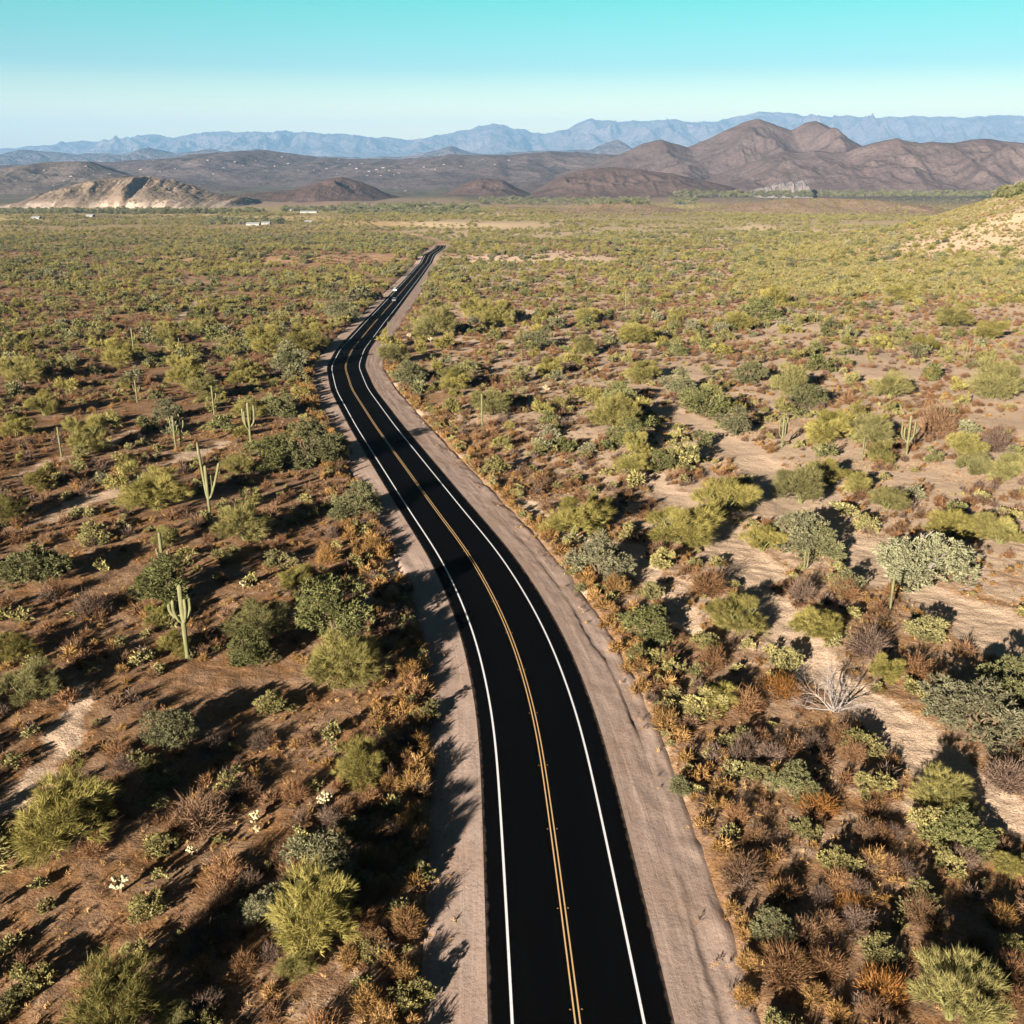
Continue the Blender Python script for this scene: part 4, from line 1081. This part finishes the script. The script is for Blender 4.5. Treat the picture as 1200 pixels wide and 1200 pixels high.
for T in THINGS:
    o, k, x, y, w, it = T
    ds = np.hypot(LMP[:, 0] - x, (LMP[:, 1] - y) * .8); j = int(np.argmin(ds))
    dx, dy = x - LMP[j, 0], y - LMP[j, 1]
    road_dir = 1 if LMP[j, 0] < np.interp(LMP[j, 1], ROAD_Y, ROAD_X) else -1
    if abs(dy) > abs(dx): rel = 'beyond' if dy > 0 else 'in front of'
    else: rel = 'on the road side of' if dx * road_dir > 0 else 'on the desert side of'
    across =  (rd(np.array(x), np.array(y)) * -road_dir) < 0 and abs(rd(np.array(LMP[j, 0]), np.array(LMP[j, 1]))) > 6
    side = ''
    if across: rel = 'across the road from'
    buckets.setdefault((k, j, rel, side), []).append((ds[j], T))
SIZE = {'P': (3.2, 5.0), 'M': (3.2, 5.0), 'W': (3, 9), 'C': (1.3, 2.4), 'G': (1.0, 1.6), 'B': (1.3, 2.4), 'R': (2, 4)}
for (k, j, rel, side), lst in buckets.items():
    lst.sort(key=lambda q: q[0])
    nm, cat, adj = KIND[k][:3]
    for n, (_, T) in enumerate(lst):
        lo, hi = SIZE[k]
        sz = 'small' if T[4] < lo else 'large' if T[4] > hi else 'middling'
        if k == 'W': lb = 'pale silvery ironwood tree with grey trunk beside the sandy wash'
        else:
            q = f'{ORD[min(n, 29)]} one {side}{rel} {LM[j][0]}'
            if n >= 30: q = f'farther out {side}{rel} {LM[j][0]}'
            lb = f'{sz} {adj}, {q}'.replace(' one ', ' ')
        g = {'P': 'palo verdes over the desert', 'M': 'ironwoods over the desert', 'C': 'olive jojoba shrubs', 'G': 'golden dry brush', 'B': 'brown leafless shrubs', 'R': 'rust-coloured grass clumps'}.get(k)
        tag(T[0], lb, cat, g)
cnt = {}
for e, p, lb in SAGS:
    if lb: continue
    ds = np.hypot(LMP[:, 0] - p[0], (LMP[:, 1] - p[1])); j = int(np.argmin(ds)); cnt.setdefault(j, []).append((ds[j], e))
for j, lst in cnt.items():
    lst.sort(key=lambda q: q[0])
    for n, (_, e) in enumerate(lst): e['label'] = f'slim far saguaro, {ORD[n]} nameable one out from {LM[j][0]}'.replace('nameable ', '')

# ------------------------------------------------------------------ sky, sun, haze, camera
sc = bpy.context.scene
w = bpy.data.worlds.new('World'); sc.world = w; w.use_nodes = True
nt = w.node_tree; nt.nodes.clear(); g = N(nt)
out = nt.nodes.new('ShaderNodeOutputWorld'); bg = nt.nodes.new('ShaderNodeBackground')
sky = nt.nodes.new('ShaderNodeTexSky'); sky.sky_type = 'NISHITA'; sky.sun_disc = False
sky.sun_elevation = SUN_EL; sky.sun_rotation = math.pi + SUN_AZ; sky.altitude = 500; sky.air_density = 1.0; sky.dust_density = .6; sky.ozone_density = 1.0
SKY_TINT = True
col = sky.outputs[0]
if SKY_TINT:
    gen = g.node('ShaderNodeTexCoord').outputs['Generated']
    sep = g.node('ShaderNodeSeparateXYZ'); nt.links.new(gen, sep.inputs[0])
    rp = g.ramp(sep.outputs['Z'], (0.0, (.80, .72, .5)), (.029, (.74, .63, .44)), (.075, (.23, .385, .385)), (.129, (.10, .425, .335)), (.15, (.02, .18, .15)), (.18, (.004, .025, .03)), (.5, (.003, .010, .016)))
    col = g.mix(1.0, col, rp, 'MULTIPLY')
nt.links.new(col, bg.inputs[0]); bg.inputs[1].default_value = .052
nt.links.new(bg.outputs[0], out.inputs[0])

sl = bpy.data.lights.new('sun', 'SUN'); sl.energy = 5.0; sl.angle = R(.53); sl.color = (1.0, .90, .76)
so = bpy.data.objects.new('sun', sl); C.objects.link(so)
# light travels along +forward, rotated 29 degrees to the right, and down
dirv = Vector((math.sin(SUN_AZ) * math.cos(SUN_EL), math.cos(SUN_AZ) * math.cos(SUN_EL), -math.sin(SUN_EL)))
so.rotation_euler = dirv.to_track_quat('-Z', 'Y').to_euler(); so.location = (-200, -300, 150)

def haze():
    mb = MB(); mb.box(-45000, 45000, -6000, 45000, -180, 1420)
    m, nt2, out2 = new_mat('haze_air')
    pv = nt2.nodes.new('ShaderNodeVolumePrincipled'); pv.inputs['Color'].default_value = (.175, .34, .565, 1); pv.inputs['Density'].default_value = 3.5e-5
    nt2.links.new(pv.outputs[0], out2.inputs['Volume'])
    tag(obj('haze', mb.mesh('haze', [m])), 'thin blue air haze over the valley', 'haze', kind='stuff')
haze()

cd = bpy.data.cameras.new('camera'); cd.sensor_width = 36; cd.lens = 36 * FPX / 1200; cd.clip_start = 1; cd.clip_end = 200000
co = bpy.data.objects.new('camera', cd); C.objects.link(co); co.location = (0, 0, CAM_H); co.rotation_euler = (math.pi / 2 - PITCH, 0, 0)
sc.camera = co
sc.view_settings.view_transform = 'Standard'; sc.view_settings.look = 'None'; sc.view_settings.exposure = 2.65; sc.view_settings.gamma = 1
sc.cycles.max_bounces = 5; sc.cycles.diffuse_bounces = 1; sc.cycles.volume_bounces = 0; sc.cycles.transparent_max_bounces = 4
sc.cycles.use_denoising = True; sc.cycles.denoiser = 'OPENIMAGEDENOISE'; sc.cycles.denoising_input_passes = 'RGB_ALBEDO_NORMAL'; sc.cycles.denoising_prefilter = 'ACCURATE'
